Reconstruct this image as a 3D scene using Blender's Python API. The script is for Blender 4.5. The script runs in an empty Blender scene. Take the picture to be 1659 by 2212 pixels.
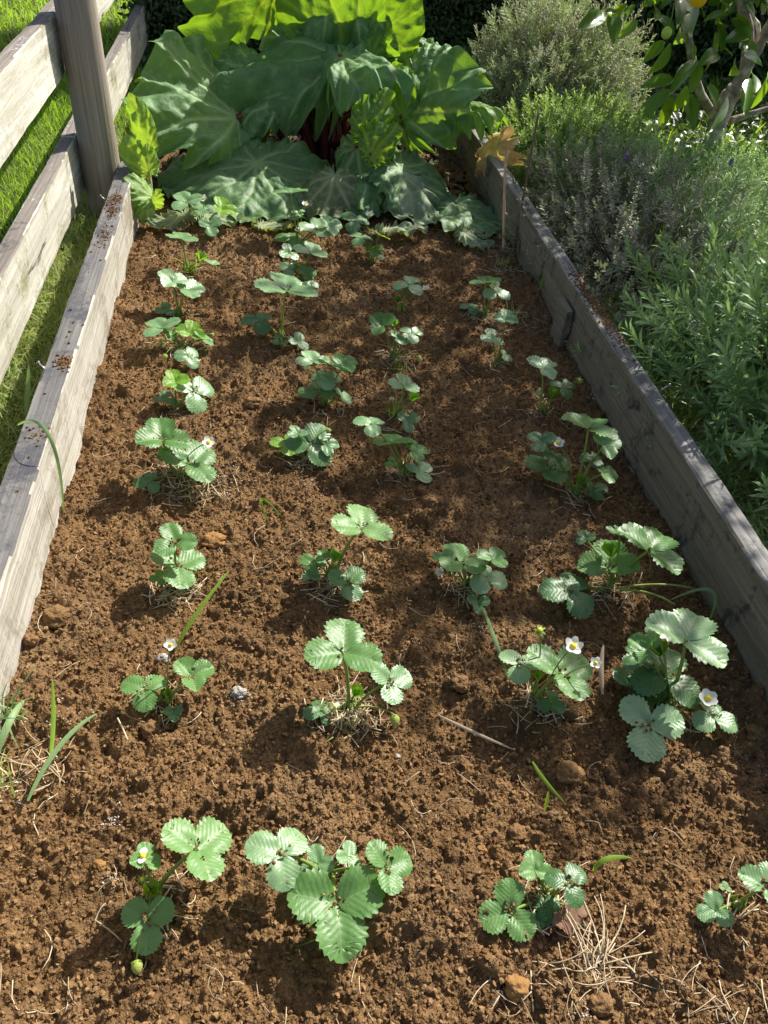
import bpy, math, numpy as np
from mathutils import Matrix
rng=np.random.default_rng(7)
C=bpy.context.scene.collection
PI=math.pi
# ---------------------------------------------------------------- camera geometry (metres; X across the bed, Y along it, Z up, soil at z=0)
F=1665.;H=1.3
def nz(v):
    v=np.array(v,float); return v/np.linalg.norm(v)
cz=nz((194,1829,1665)); cy=nz((-280,1545,-1665)); cy=nz(cy-cz*cy.dot(cz)); cx=np.cross(cy,cz)
R=np.array([cx,cy,cz])                 # world <- camera
CAMR=R[:,0]; CAMU=R[:,1]
O=np.array([0,0,H])
def ray(px,py): return R@nz((px-829.5,1106-py,-F))
def atz(px,py,z=0.):
    d=ray(px,py); return O+d*((z-H)/d[2])
def atx(px,py,x):
    d=ray(px,py); return O+d*(x/d[0])
def aty(px,py,y):
    d=ray(px,py); return O+d*(y/d[1])
def depth(p): return -(R.T@(np.array(p)-O))[2]
# ---------------------------------------------------------------- mesh helpers
def link(o,parent=None):
    C.objects.link(o)
    if parent is not None: o.parent=parent
    return o
def mesh(name,V,T,mat,parent=None,uv=None,var=None,smooth=True,loc=None,Q=None):
    V=np.asarray(V,np.float32)
    if loc is not None: V=V-np.asarray(loc,np.float32)
    me=bpy.data.meshes.new(name)
    T=np.asarray(T,np.int32).reshape(-1,3) if T is not None and len(T) else np.zeros((0,3),np.int32)
    Q=np.asarray(Q,np.int32).reshape(-1,4) if Q is not None and len(Q) else np.zeros((0,4),np.int32)
    me.vertices.add(len(V)); me.vertices.foreach_set('co',V.ravel())
    li=np.concatenate([T.ravel(),Q.ravel()])
    me.loops.add(len(li)); me.loops.foreach_set('vertex_index',li)
    ls=np.concatenate([np.arange(len(T))*3,len(T)*3+np.arange(len(Q))*4]).astype(np.int32)
    lt=np.concatenate([np.full(len(T),3),np.full(len(Q),4)]).astype(np.int32)
    me.polygons.add(len(ls)); me.polygons.foreach_set('loop_start',ls); me.polygons.foreach_set('loop_total',lt)
    me.polygons.foreach_set('use_smooth',np.full(len(ls),smooth))
    if uv is not None:
        l=me.uv_layers.new(name='UVMap'); l.data.foreach_set('uv',np.asarray(uv,np.float32)[li].ravel())
    if var is not None:
        a=me.attributes.new('var','FLOAT','POINT'); a.data.foreach_set('value',np.asarray(var,np.float32))
    me.materials.append(mat); me.update(); me.validate()
    o=bpy.data.objects.new(name,me); 
    if loc is not None: o.location=[float(c) for c in loc]
    return link(o,parent)
def tag(o,label=None,cat=None,group=None,kind=None):
    if label: o['label']=label
    if cat: o['category']=cat
    if group: o['group']=group
    if kind: o['kind']=kind
    return o
def thing(name,label,cat,loc=(0,0,0),group=None):
    o=bpy.data.objects.new(name,None); C.objects.link(o); o.location=[float(c) for c in loc]; o.empty_display_size=.05
    return tag(o,label,cat,group)
class MB:
    def __init__(s): s.V=[];s.T=[];s.U=[];s.A=[];s.n=0
    def add(s,V,T,U=None,a=0.):
        V=np.asarray(V,float).reshape(-1,3)
        s.V.append(V);s.T.append(np.asarray(T,int).reshape(-1,3)+s.n);s.n+=len(V)
        s.U.append(np.zeros((len(V),2)) if U is None else np.asarray(U,float))
        s.A.append(np.full(len(V),a) if np.isscalar(a) else np.asarray(a,float))
    def build(s,name,mat,parent=None,loc=None,smooth=True):
        return mesh(name,np.concatenate(s.V),np.concatenate(s.T),mat,parent,np.concatenate(s.U),np.concatenate(s.A),smooth,loc)
def tube(P,r,n=6,cap=True):
    P=np.asarray(P,float); m=len(P); r=np.broadcast_to(np.asarray(r,float),(m,))
    D=np.gradient(P,axis=0); D/=np.linalg.norm(D,axis=1)[:,None]+1e-9
    a=np.cross(D[0],[0,0,1.]); 
    if np.linalg.norm(a)<.1: a=np.cross(D[0],[1.,0,0])
    V=[];ang=np.arange(n)*2*PI/n
    for i in range(m):
        a=a-D[i]*a.dot(D[i]); a/=np.linalg.norm(a)+1e-9; b=np.cross(D[i],a)
        V.append(P[i]+r[i]*(np.cos(ang)[:,None]*a+np.sin(ang)[:,None]*b))
    V=np.concatenate(V);T=[]
    for i in range(m-1):
        for j in range(n):
            p=i*n+j;q=i*n+(j+1)%n; T+=[[p,q,q+n],[p,q+n,p+n]]
    if cap:
        for j in range(1,n-1): T.append([0,j+1,j]); T.append([(m-1)*n,(m-1)*n+j,(m-1)*n+j+1])
    return V,np.array(T)
def bez(a,b,c,n=8):
    t=np.linspace(0,1,n)[:,None]; return (1-t)**2*a+2*t*(1-t)*b+t*t*c
def inst(tv,tt,P,M,S,tu=None,var=None):
    """many copies of one small template, merged: P (k,3) M (k,3,3) S (k,)"""
    k=len(P);n=len(tv)
    V=(np.einsum('kij,nj->kni',M,tv)*S[:,None,None]+P[:,None,:]).reshape(-1,3)
    T=(tt[None]+(np.arange(k)*n)[:,None,None]).reshape(-1,3)
    U=np.tile(tu,(k,1)) if tu is not None else np.zeros((k*n,2))
    A=np.repeat(var if var is not None else rng.random(k),n)
    return V,T,U,A
def frames(nrm,yaw):
    """rotation matrices whose third column is nrm, spun by yaw"""
    nrm=nrm/np.linalg.norm(nrm,axis=1)[:,None]
    ref=np.where(np.abs(nrm[:,2:3])>.95,np.array([[1.,0,0]]),np.array([[0,0,1.]]))
    a=np.cross(ref,nrm); a/=np.linalg.norm(a,axis=1)[:,None]; b=np.cross(nrm,a)
    c,s=np.cos(yaw)[:,None],np.sin(yaw)[:,None]
    X=a*c+b*s; Y=-a*s+b*c
    return np.stack([X,Y,nrm],axis=2)
def vnoise(x,y,seed=0):
    """smooth value noise, about -1..1"""
    r=np.random.default_rng(seed).random((256,256))*2-1
    xi=np.floor(x).astype(int);yi=np.floor(y).astype(int);fx=x-xi;fy=y-yi
    fx=fx*fx*(3-2*fx);fy=fy*fy*(3-2*fy)
    g=lambda i,j:r[i%256,j%256]
    return (g(xi,yi)*(1-fx)+g(xi+1,yi)*fx)*(1-fy)+(g(xi,yi+1)*(1-fx)+g(xi+1,yi+1)*fx)*fy
def fbm(x,y,seed=0,o=4): return sum(vnoise(x*2**k,y*2**k,seed+k)/2**k for k in range(o))
# ---------------------------------------------------------------- materials
def newmat(name):
    m=bpy.data.materials.new(name); m.use_nodes=True; nt=m.node_tree; nt.nodes.clear(); return m,nt
class NT:
    def __init__(s,nt): s.nt=nt
    def n(s,t,**k):
        x=s.nt.nodes.new(t)
        for a,b in k.items():
            if a.startswith('i_'):
                key=a[2:].replace('_',' ')
                x.inputs[int(key) if key.isdigit() else key].default_value=b
            else: setattr(x,a,b)
        return x
    def l(s,a,b): s.nt.links.new(a,b)
    def noise(s,vec,scale,detail=4,rough=.55,dist=0):
        x=s.n('ShaderNodeTexNoise'); x.inputs['Scale'].default_value=scale; x.inputs['Detail'].default_value=detail; x.inputs['Roughness'].default_value=rough; x.inputs['Distortion'].default_value=dist
        if vec is not None: s.l(vec,x.inputs['Vector'])
        return x.outputs['Fac']
    def ramp(s,f,stops):
        x=s.n('ShaderNodeValToRGB'); e=x.color_ramp.elements
        while len(e)<len(stops): e.new(.5)
        for i,(p,c) in enumerate(stops): e[i].position=p; e[i].color=(*c,1) if len(c)==3 else c
        s.l(f,x.inputs['Fac']); return x.outputs['Color']
    def mix(s,f,a,b,mode='MIX'):
        x=s.n('ShaderNodeMix',data_type='RGBA',blend_type=mode)
        for v,i in ((f,0),(a,6),(b,7)):
            if hasattr(v,'node'): s.l(v,x.inputs[i])
            else: x.inputs[i].default_value=(*v,1) if i else v
        return x.outputs[2]
    def math(s,op,a,b=None,c=None):
        x=s.n('ShaderNodeMath',operation=op)
        for i,v in enumerate((a,b,c)):
            if v is None: continue
            if hasattr(v,'node'): s.l(v,x.inputs[i])
            else: x.inputs[i].default_value=v
        return x.outputs[0]
    def map(s,vec,scale):
        x=s.n('ShaderNodeMapping'); x.inputs['Scale'].default_value=scale; s.l(vec,x.inputs['Vector']); return x.outputs['Vector']
    def bump(s,h,strength,dist,normal=None):
        x=s.n('ShaderNodeBump'); x.inputs['Strength'].default_value=strength; x.inputs['Distance'].default_value=dist; s.l(h,x.inputs['Height'])
        if normal is not None: s.l(normal,x.inputs['Normal'])
        return x.outputs['Normal']
    def surf(s,col,rough=.8,normal=None,spec=.3,trans=None,tw=0.,sheen=0):
        p=s.n('ShaderNodeBsdfPrincipled'); out=s.n('ShaderNodeOutputMaterial')
        if hasattr(col,'node'): s.l(col,p.inputs['Base Color'])
        else: p.inputs['Base Color'].default_value=(*col,1)
        if hasattr(rough,'node'): s.l(rough,p.inputs['Roughness'])
        else: p.inputs['Roughness'].default_value=rough
        p.inputs['Specular IOR Level'].default_value=spec
        if normal is not None: s.l(normal,p.inputs['Normal'])
        if trans is None: s.l(p.outputs[0],out.inputs[0]); return
        t=s.n('ShaderNodeBsdfTranslucent'); 
        if hasattr(trans,'node'): s.l(trans,t.inputs['Color'])
        else: t.inputs['Color'].default_value=(*trans,1)
        if normal is not None: s.l(normal,t.inputs['Normal'])
        m=s.n('ShaderNodeMixShader'); m.inputs[0].default_value=tw
        s.l(p.outputs[0],m.inputs[1]); s.l(t.outputs[0],m.inputs[2]); s.l(m.outputs[0],out.inputs[0])
def attr(N,name='var'):
    a=N.n('ShaderNodeAttribute',attribute_name=name); return a.outputs['Fac']
def m_simple(name,stops,rough=.8,trans=None,tw=0,spec=.3,nscale=40,nbump=.2,bd=.002,namt=.5):
    """stops: colours picked by the per-piece attribute 'var' with a little noise"""
    m,nt=newmat(name);N=NT(nt);g=N.n('ShaderNodeNewGeometry').outputs['Position']
    nn=N.noise(g,nscale,3)
    f=N.math('ADD',N.math('MULTIPLY',attr(N),1-namt*.5),N.math('MULTIPLY',N.math('SUBTRACT',nn,.25),namt))
    col=N.ramp(f,stops)
    tr=None
    if trans is not None: tr=N.mix(.65,col,trans)
    N.surf(col,rough,N.bump(nn,nbump,bd) if nbump else None,spec,tr,tw); return m
# soil
def m_soil():
    m,nt=newmat('soil');N=NT(nt);g=N.n('ShaderNodeNewGeometry').outputs['Position']
    a=N.noise(g,6,5);b=N.noise(g,110,5,.65);c=N.noise(g,420,3,.7)
    col=N.ramp(b,[(.25,(.095,.051,.021)),(.5,(.205,.118,.051)),(.75,(.35,.22,.105))])
    col=N.mix(N.math('MULTIPLY',N.ramp(a,[(.40,(0,0,0)),(.62,(1,1,1))]),.75),col,(.12,.070,.032))
    col=N.mix(N.math('MULTIPLY',N.ramp(N.noise(g,2.3,3),[(.5,(0,0,0)),(.66,(1,1,1))]),.45),col,(.30,.195,.10))
    v=N.n('ShaderNodeTexVoronoi'); v.inputs['Scale'].default_value=60; N.l(g,v.inputs['Vector'])
    w=N.ramp(v.outputs['Color'],[(.86,(0,0,0)),(.95,(1,1,1))])
    col=N.mix(N.math('MULTIPLY',w,.35),col,(.36,.20,.08))
    def vor(s_):
        q=N.n('ShaderNodeTexVoronoi',feature='F1'); q.inputs['Scale'].default_value=s_; q.inputs['Randomness'].default_value=1
        wv=N.n('ShaderNodeVectorMath',operation='ADD'); nn=N.n('ShaderNodeTexNoise'); nn.inputs['Scale'].default_value=s_*.8; N.l(g,nn.inputs['Vector'])
        sc_=N.n('ShaderNodeVectorMath',operation='SCALE'); sc_.inputs['Scale'].default_value=.6/s_; N.l(nn.outputs['Color'],sc_.inputs[0]); N.l(g,wv.inputs[0]); N.l(sc_.outputs[0],wv.inputs[1])
        N.l(wv.outputs[0],q.inputs['Vector']); return N.math('SUBTRACT',1.,q.outputs['Distance'])
    h=N.math('ADD',N.math('MULTIPLY',vor(170),.8),N.math('ADD',N.math('MULTIPLY',vor(330),.45),N.math('MULTIPLY',c,.5)))
    N.surf(col,1.,N.bump(h,1.,.0055),.1); return m
M_soil=m_soil()
M_clod=m_simple('clod',[(.0,(.10,.055,.023)),(.5,(.195,.113,.050)),(1,(.31,.195,.095))],1,nscale=150,nbump=1,bd=.006,spec=.1)
M_clod_o=m_simple('orange_clod',[(.0,(.20,.105,.04)),(1,(.36,.20,.075))],1,nscale=120,nbump=1,bd=.006,spec=.1)
M_clod_g=m_simple('grey_clod',[(.0,(.10,.085,.07)),(.5,(.3,.28,.25)),(1,(.75,.73,.7))],1,nscale=160,nbump=1,bd=.006,spec=.1,namt=1)
M_pale=m_simple('pale_bits',[(.0,(.25,.2,.15)),(1,(.75,.72,.68))],.9,nbump=0)
# timber
def m_wood(name,grain,cols,blotch,blotch_col,lichen=.0,lichen_col=(.6,.6,.5),bs=5,rough=.85,fine=110):
    m,nt=newmat(name);N=NT(nt);g=N.n('ShaderNodeNewGeometry').outputs['Position']
    sc={'y':(fine,2.2,fine),'z':(fine,fine,2.2)}[grain]
    a=N.noise(N.map(g,sc),1,6,.65,.4); 
    sc2={'y':(14,1.1,14),'z':(22,22,.8)}[grain]
    b=N.noise(N.map(g,sc2),1,5,.6,.8)
    c=N.noise(g,bs,8,.68,.6); d=N.noise(g,55,6,.75)
    col=N.ramp(N.math('ADD',N.math('MULTIPLY',a,.65),N.math('MULTIPLY',b,.35)),[(.3,cols[0]),(.5,cols[1]),(.68,cols[2])])
    col=N.mix(N.ramp(N.math('ADD',N.math('MULTIPLY',c,.7),N.math('MULTIPLY',d,.3)),[(blotch,(0,0,0)),(blotch+.09,(1,1,1))]),col,blotch_col)
    if lichen: col=N.mix(N.ramp(N.math('ADD',N.math('MULTIPLY',d,.6),N.math('MULTIPLY',b,.4)),[(1-lichen,(0,0,0)),(1-lichen+.05,(1,1,1))]),col,lichen_col)
    crack=N.ramp(b,[(.30,(1,1,1)),(.335,(0,0,0))])
    col=N.mix(N.math('MULTIPLY',crack,.75),col,(.02,.018,.015))
    h=N.math('SUBTRACT',N.math('ADD',a,N.math('MULTIPLY',d,.35)),N.math('MULTIPLY',crack,.8))
    N.surf(col,rough,N.bump(h,.8,.004),.25); return m
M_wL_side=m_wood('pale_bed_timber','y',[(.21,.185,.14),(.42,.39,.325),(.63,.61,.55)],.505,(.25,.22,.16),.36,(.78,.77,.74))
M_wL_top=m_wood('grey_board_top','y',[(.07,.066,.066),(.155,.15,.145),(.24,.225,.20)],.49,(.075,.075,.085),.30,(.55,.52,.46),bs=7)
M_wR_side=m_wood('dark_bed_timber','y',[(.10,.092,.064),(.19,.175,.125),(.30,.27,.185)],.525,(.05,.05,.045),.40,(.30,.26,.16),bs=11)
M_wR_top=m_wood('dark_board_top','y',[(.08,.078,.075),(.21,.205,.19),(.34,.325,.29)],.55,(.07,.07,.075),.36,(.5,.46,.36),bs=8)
M_rail_side=m_wood('rail_face','y',[(.30,.285,.22),(.48,.465,.385),(.66,.65,.58)],.52,(.22,.215,.11),.42,(.82,.82,.8),bs=4,fine=60)
M_rail_top=m_wood('rail_top','y',[(.11,.095,.08),(.2,.175,.15),(.3,.27,.23)],.55,(.09,.08,.075),.42,(.55,.53,.5),bs=9)
M_post=m_wood('post_wood','z',[(.14,.115,.085),(.30,.26,.205),(.42,.375,.31)],.62,(.2,.17,.13),0,fine=75,bs=3)
M_metal=m_simple('nail_metal',[(0,(.45,.45,.45)),(1,(.6,.6,.6))],.4,nbump=0)
M_metal.node_tree.nodes['Principled BSDF'].inputs['Metallic'].default_value=.8
# leaves
def m_straw_leaf(name,c0,c1,tr,tw=.3,rough=.42,vein=(.36,.5,.2)):
    m,nt=newmat(name);N=NT(nt)
    uv=N.n('ShaderNodeUVMap').outputs[0]; sp=N.n('ShaderNodeSeparateXYZ'); N.l(uv,sp.inputs[0])
    x=N.math('ABSOLUTE',sp.outputs[0]); y=sp.outputs[1]
    q=N.math('SUBTRACT',y,N.math('MULTIPLY',x,.85)); s=N.math('SINE',N.math('MULTIPLY',q,2*PI*7.))
    s01=N.math('MULTIPLY_ADD',s,.5,.5)
    side=N.math('POWER',s01,14.)
    mid=N.math('LESS_THAN',x,.013)
    g=N.n('ShaderNodeTexCoord').outputs['Object']
    fine=N.noise(g,28,4,.6); big=N.noise(N.n('ShaderNodeNewGeometry').outputs['Position'],9,3)
    oi=N.n('ShaderNodeObjectInfo').outputs['Random']
    col=N.mix(N.ramp(N.math('ADD',N.math('MULTIPLY',fine,.5),N.math('MULTIPLY',oi,.5)),[(.3,(0,0,0)),(.75,(1,1,1))]),c0,c1)
    vm=N.math('MINIMUM',N.math('ADD',mid,N.math('MULTIPLY',side,.45)),1.)
    col=N.mix(N.math('MULTIPLY',vm,.28),col,vein)
    h=N.math('SUBTRACT',N.math('ADD',N.math('MULTIPLY',s01,-.8),N.math('MULTIPLY',fine,.7)),N.math('MULTIPLY',mid,.8))
    trc=N.mix(.7,col,tr)
    N.surf(col,N.math('MULTIPLY_ADD',fine,.25,rough-.1),N.bump(h,.14,.003),.55,trc,tw); return m
M_sl=[m_straw_leaf('strawberry_leaf',(.075,.19,.04),(.15,.30,.085),(.32,.58,.05)),
      m_straw_leaf('strawberry_leaf_dark',(.055,.14,.04),(.10,.21,.075),(.2,.42,.03),.24,.38,(.2,.34,.13)),
      m_straw_leaf('strawberry_leaf_pale',(.15,.29,.115),(.26,.41,.20),(.38,.58,.15),.25,.36,(.42,.54,.33)),
      m_straw_leaf('strawberry_leaf_young',(.13,.30,.02),(.20,.38,.035),(.5,.8,.02),.45,.42,(.4,.6,.1)),
      m_straw_leaf('strawberry_leaf_dead',(.16,.08,.05),(.26,.15,.09),(.4,.2,.06),.2,.8,(.3,.2,.12))]
M_stem=m_simple('green_stalk',[(0,(.16,.26,.045)),(1,(.30,.36,.09))],.5,(.5,.6,.1),.2,nbump=0)
M_stem_red=m_simple('red_stalk',[(0,(.07,.012,.014)),(.6,(.17,.025,.03)),(1,(.24,.10,.04))],.38,(.6,.05,.04),.15,spec=.5,nscale=30)
M_petal=m_simple('petal',[(0,(.82,.82,.78)),(1,(.9,.9,.88))],.6,(.9,.9,.85),.3,nbump=0)
M_yel=m_simple('flower_centre',[(0,(.75,.55,.03)),(1,(.85,.68,.08))],.8,nscale=900,nbump=.6)
M_sepal=m_simple('sepal',[(0,(.14,.25,.04)),(1,(.25,.38,.08))],.6,(.4,.6,.05),.3,nbump=0)
M_berry=m_simple('green_berry',[(0,(.22,.30,.05)),(1,(.42,.46,.12))],.5,nscale=700,nbump=.8)
def m_rhub(name,c0,c1,tr,tw,rough=.47,vein=(.3,.42,.12)):
    m,nt=newmat(name);N=NT(nt);g=N.n('ShaderNodeNewGeometry').outputs['Position']
    v=attr(N); n1=N.noise(g,14,5,.6); n2=N.noise(g,55,4,.6)
    net=N.n('ShaderNodeTexVoronoi',feature='DISTANCE_TO_EDGE'); net.inputs['Scale'].default_value=34; N.l(g,net.inputs['Vector'])
    nr=N.ramp(net.outputs['Distance'],[(0,(1,1,1)),(.035,(0,0,0))])
    col=N.mix(N.ramp(n1,[(.35,(0,0,0)),(.68,(1,1,1))]),c0,c1)
    col=N.mix(N.math('MULTIPLY',nr,.22),col,vein)
    col=N.mix(N.math('MULTIPLY',v,.85),col,vein)
    trc=N.mix(N.math('MULTIPLY',v,.6),N.mix(.85,col,tr),(.62,.72,.05))
    h=N.math('ADD',N.math('MULTIPLY',n1,.7),N.math('ADD',N.math('MULTIPLY',n2,.25),N.math('MULTIPLY',N.math('MINIMUM',net.outputs['Distance'],.2),.35)))
    N.surf(col,N.math('MULTIPLY_ADD',n2,.3,rough),N.bump(h,.75,.010),.5,trc,tw); return m
M_rh=m_rhub('rhubarb_leaf',(.07,.17,.05),(.14,.28,.10),(.36,.62,.01),.27,.45,(.36,.50,.22))
M_rhb=m_rhub('rhubarb_leaf_bright',(.07,.17,.03),(.13,.26,.055),(.36,.62,.012),.36,.47,(.3,.45,.06))
M_rhs=m_rhub('rhubarb_leaf_inner_shade',(.03,.075,.02),(.05,.11,.03),(.15,.3,.01),.2,.5,(.14,.2,.05))  # darker copy of the leaf, shade under the canopy put into its colour
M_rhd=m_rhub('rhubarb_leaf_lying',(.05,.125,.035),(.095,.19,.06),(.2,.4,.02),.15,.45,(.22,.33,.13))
M_rhp=m_rhub('rhubarb_leaf_wilted_sunlit',(.12,.18,.09),(.30,.37,.22),(.5,.6,.25),.2,.6,(.36,.40,.22))
M_rhy=m_rhub('rhubarb_leaf_drying',(.07,.11,.04),(.15,.20,.08),(.5,.6,.15),.25,.55,(.36,.40,.2))
M_dead=m_rhub('dead_yellow_leaf',(.42,.27,.10),(.70,.50,.22),(.9,.6,.15),.28,.5,(.6,.42,.18))
M_dock=m_rhub('dock_leaf',(.08,.18,.03),(.14,.27,.05),(.42,.66,.03),.38,.42,(.35,.5,.15))
M_grass=m_simple('grass',[(0,(.13,.25,.02)),(.5,(.2,.36,.035)),(.85,(.28,.42,.06)),(1,(.42,.42,.17))],.5,(.6,.85,.05),.45,nbump=0,spec=.4)
M_grassdry=m_simple('clippings',[(0,(.16,.26,.04)),(.45,(.34,.42,.12)),(1,(.66,.62,.36))],.6,(.6,.65,.15),.35,nbump=0)
M_blade=m_simple('blue_green_blade',[(0,(.13,.24,.09)),(1,(.26,.38,.17))],.45,(.4,.6,.12),.3,nbump=0)
M_straw=m_simple('straw',[(0,(.30,.21,.12)),(.5,(.56,.45,.29)),(1,(.80,.70,.50))],.7,(.6,.5,.3),.2,nbump=0)
M_ground=m_simple('ground',[(0,(.05,.045,.02)),(.5,(.06,.09,.02)),(1,(.09,.13,.03))],1,nscale=12,nbump=1,bd=.02)
M_lavg=m_simple('lavender_grey',[(0,(.22,.17,.13)),(.3,(.36,.33,.24)),(.65,(.32,.40,.19)),(1,(.48,.58,.24))],.6,(.4,.5,.15),.3,nbump=0)
M_lavb=m_simple('lavender_bright',[(0,(.15,.20,.09)),(.5,(.25,.34,.13)),(1,(.44,.52,.20))],.55,(.5,.75,.08),.38,nbump=0)
M_lavm=m_simple('lavender_mid',[(0,(.28,.22,.19)),(.25,(.33,.30,.24)),(.5,(.24,.37,.15)),(1,(.45,.58,.27))],.5,(.35,.5,.12),.3,nbump=0)
M_lavn=m_simple('lavender_near',[(0,(.15,.24,.10)),(.5,(.25,.38,.16)),(1,(.42,.56,.25))],.5,(.35,.55,.1),.32,nbump=0)
M_twig=m_simple('twig',[(0,(.07,.045,.035)),(.5,(.16,.12,.10)),(1,(.32,.27,.23))],.9,nscale=60)
M_purple=m_simple('lavender_flower',[(0,(.22,.16,.45)),(1,(.45,.38,.75))],.6,(.5,.4,.8),.3,nbump=0)
M_hedge=m_simple('hedge_leaf',[(0,(.035,.065,.018)),(.7,(.065,.12,.03)),(1,(.12,.19,.05))],.4,(.15,.3,.02),.2,nbump=0,spec=.5)
M_hedgein=m_simple('hedge_inside_shade',[(0,(.008,.012,.005)),(1,(.02,.03,.012))],1)
M_litter=m_simple('litter',[(0,(.035,.022,.014)),(.5,(.08,.05,.03)),(.8,(.05,.075,.025)),(1,(.16,.12,.06))],.9,nbump=0)
M_lemleaf=m_simple('citrus_leaf',[(0,(.04,.11,.02)),(.6,(.07,.17,.03)),(1,(.14,.26,.03))],.28,(.45,.72,.01),.38,nbump=.1,spec=.6,nscale=25)
M_bark=m_simple('pale_bark',[(.2,(.16,.12,.085)),(.5,(.3,.25,.19)),(.8,(.6,.57,.5))],.9,nscale=22,nbump=.8,bd=.01,namt=1.2)
M_lemon=m_simple('orange_fruit',[(0,(.85,.42,.01)),(1,(.9,.55,.02))],.4,nscale=200,nbump=.2)
M_lime=m_simple('green_fruit',[(0,(.35,.5,.05)),(1,(.5,.62,.1))],.4,nscale=200,nbump=.2)
M_bamboo=m_simple('dry_cane',[(0,(.42,.24,.12)),(.5,(.62,.40,.22)),(1,(.72,.52,.32))],.6,nscale=30)
M_bamboo2=m_simple('brown_cane',[(0,(.10,.055,.035)),(1,(.22,.12,.075))],.6,nscale=30)
# ---------------------------------------------------------------- soil height map
HX0,HX1,HY0,HY1,ST=-.5,1.003,.12,3.5,.0026
nx=int((HX1-HX0)/ST)+1; ny=int((HY1-HY0)/ST)+1
gx=HX0+np.arange(nx)*ST; gy=HY0+np.arange(ny)*ST
GX,GY=np.meshgrid(gx,gy)
def macro(x,y):
    z=.020*vnoise(x*4.2+3,y*4.2,11)+.010*vnoise(x*9,y*9,12)+.0065*vnoise(x*21,y*21,13)
    z=z+.05*np.clip((y-3.0)/.5,0,1)*0+.018*np.exp(-((x-1.0)/.07)**2)*(vnoise(x*0,y*5,15)*.5+.2)+.016*np.exp(-((x+.5)/.05)**2)*(vnoise(x*0+2,y*6,16)+.1)
    return z
SM=macro(GX,GY)+.0075*np.abs(vnoise(GX*30,GY*30,14))+.006*vnoise(GX*55,GY*55,18)+.003*vnoise(GX*110,GY*110,19)
HM=SM.copy()
def stamp(n,r0,r1,pw,off,src,sq=.9):
    xs=rng.uniform(HX0,HX1,n);ys=HY0+(HY1-HY0)*rng.random(n)**pw;rs=r0+(r1-r0)*rng.random(n)**2
    CI=np.clip(((xs-HX0)/ST).astype(int),0,nx-1);CJ=np.clip(((ys-HY0)/ST).astype(int),0,ny-1)
    E_=.72+.56*rng.random(n);TH=rng.random(n)*PI;OF=rng.uniform(*off,n);TX=rng.normal(0,.35,n);TY=rng.normal(0,.35,n)
    K=(rs*1.35/ST).astype(int)+1
    for q in range(n):
        r=rs[q];k=K[q];ci=CI[q];cj=CJ[q];i0=max(ci-k,0);i1=min(ci+k+1,nx);j0=max(cj-k,0);j1=min(cj+k+1,ny)
        sx=gx[None,i0:i1]-xs[q];sy=gy[j0:j1,None]-ys[q];c=math.cos(TH[q]);t=math.sin(TH[q]);e=E_[q]
        d=((sx*c+sy*t)*e)**2+((sy*c-sx*t)/e)**2
        H_=SM[cj,ci] if src else HM[cj,ci]
        z=H_+OF[q]*r+np.sqrt(np.clip(r*r-d,0,None))*sq+sx*TX[q]+sy*TY[q]
        v=HM[j0:j1,i0:i1];np.copyto(v,np.maximum(v,z),where=d<r*r)
stamp(420,.015,.032,1.,(-.85,-.2),True)
stamp(1500,.009,.020,1.,(-.85,-.1),True)
stamp(14000,.005,.010,1.,(-1.1,-.1),True)
for _ in range(2600):
    x=rng.uniform(HX0,HX1);y=rng.uniform(HY0,HY1);r=rng.uniform(.004,.010)
    k=int(r*2/ST)+1;ci=int((x-HX0)/ST);cj=int((y-HY0)/ST);i0=max(ci-k,0);i1=min(ci+k+1,nx);j0=max(cj-k,0);j1=min(cj+k+1,ny)
    d=((gx[None,i0:i1]-x)**2+(gy[j0:j1,None]-y)**2)/(r*r); HM[j0:j1,i0:i1]-=r*.8*np.exp(-d*1.6)
stamp(34000,.0032,.0062,1.15,(-.5,-.05),False)
stamp(30000,.0024,.0038,1.5,(-.4,.1),False)
HM-=(HM-macro(GX,GY)).mean()
HM+=.0012*vnoise(GX*230,GY*230,17)
def soilz(x,y):
    i=np.clip(((np.asarray(x)-HX0)/ST).astype(int) if not np.isscalar(x) else int((x-HX0)/ST),0,nx-1)
    j=np.clip(((np.asarray(y)-HY0)/ST).astype(int) if not np.isscalar(y) else int((y-HY0)/ST),0,ny-1)
    return HM[j,i]
ys=[HY0]
while ys[-1]<HY1-.01: ys.append(ys[-1]+.0027*(1+.55*max(ys[-1]-.3,0)))
ys=np.array(ys);jf=np.clip((ys-HY0)/ST,0,ny-1.001);j0=jf.astype(int);fr=(jf-j0)[:,None]
rows=HM[j0]*(1-fr)+HM[j0+1]*fr
XX,YY=np.meshgrid(gx,ys)
def gridmesh(name,XX,YY,ZZ,mat,kind=True,parent=None):
    r,c=XX.shape;idx=np.arange(r*c).reshape(r,c)
    Q=np.stack([idx[:-1,:-1],idx[:-1,1:],idx[1:,1:],idx[1:,:-1]],-1).reshape(-1,4)
    return mesh(name,np.stack([XX,YY,ZZ],-1).reshape(-1,3),None,mat,parent,Q=Q)
def joined_grid(parts):
    V=[];Q=[];n=0
    for XX,YY,ZZ in parts:
        r,c=XX.shape;idx=np.arange(r*c).reshape(r,c)+n
        Q.append(np.stack([idx[:-1,:-1],idx[:-1,1:],idx[1:,1:],idx[1:,:-1]],-1).reshape(-1,4)); V.append(np.stack([XX,YY,ZZ],-1).reshape(-1,3)); n+=r*c
    return np.concatenate(V),np.concatenate(Q)
bx=np.linspace(HX0,HX1,120)
by=np.linspace(HY1-.02,4.66,80);BX,BY=np.meshgrid(bx,by);BZ=macro(BX,BY)+.012*fbm(BX*30,BY*30,40)-.006
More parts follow.
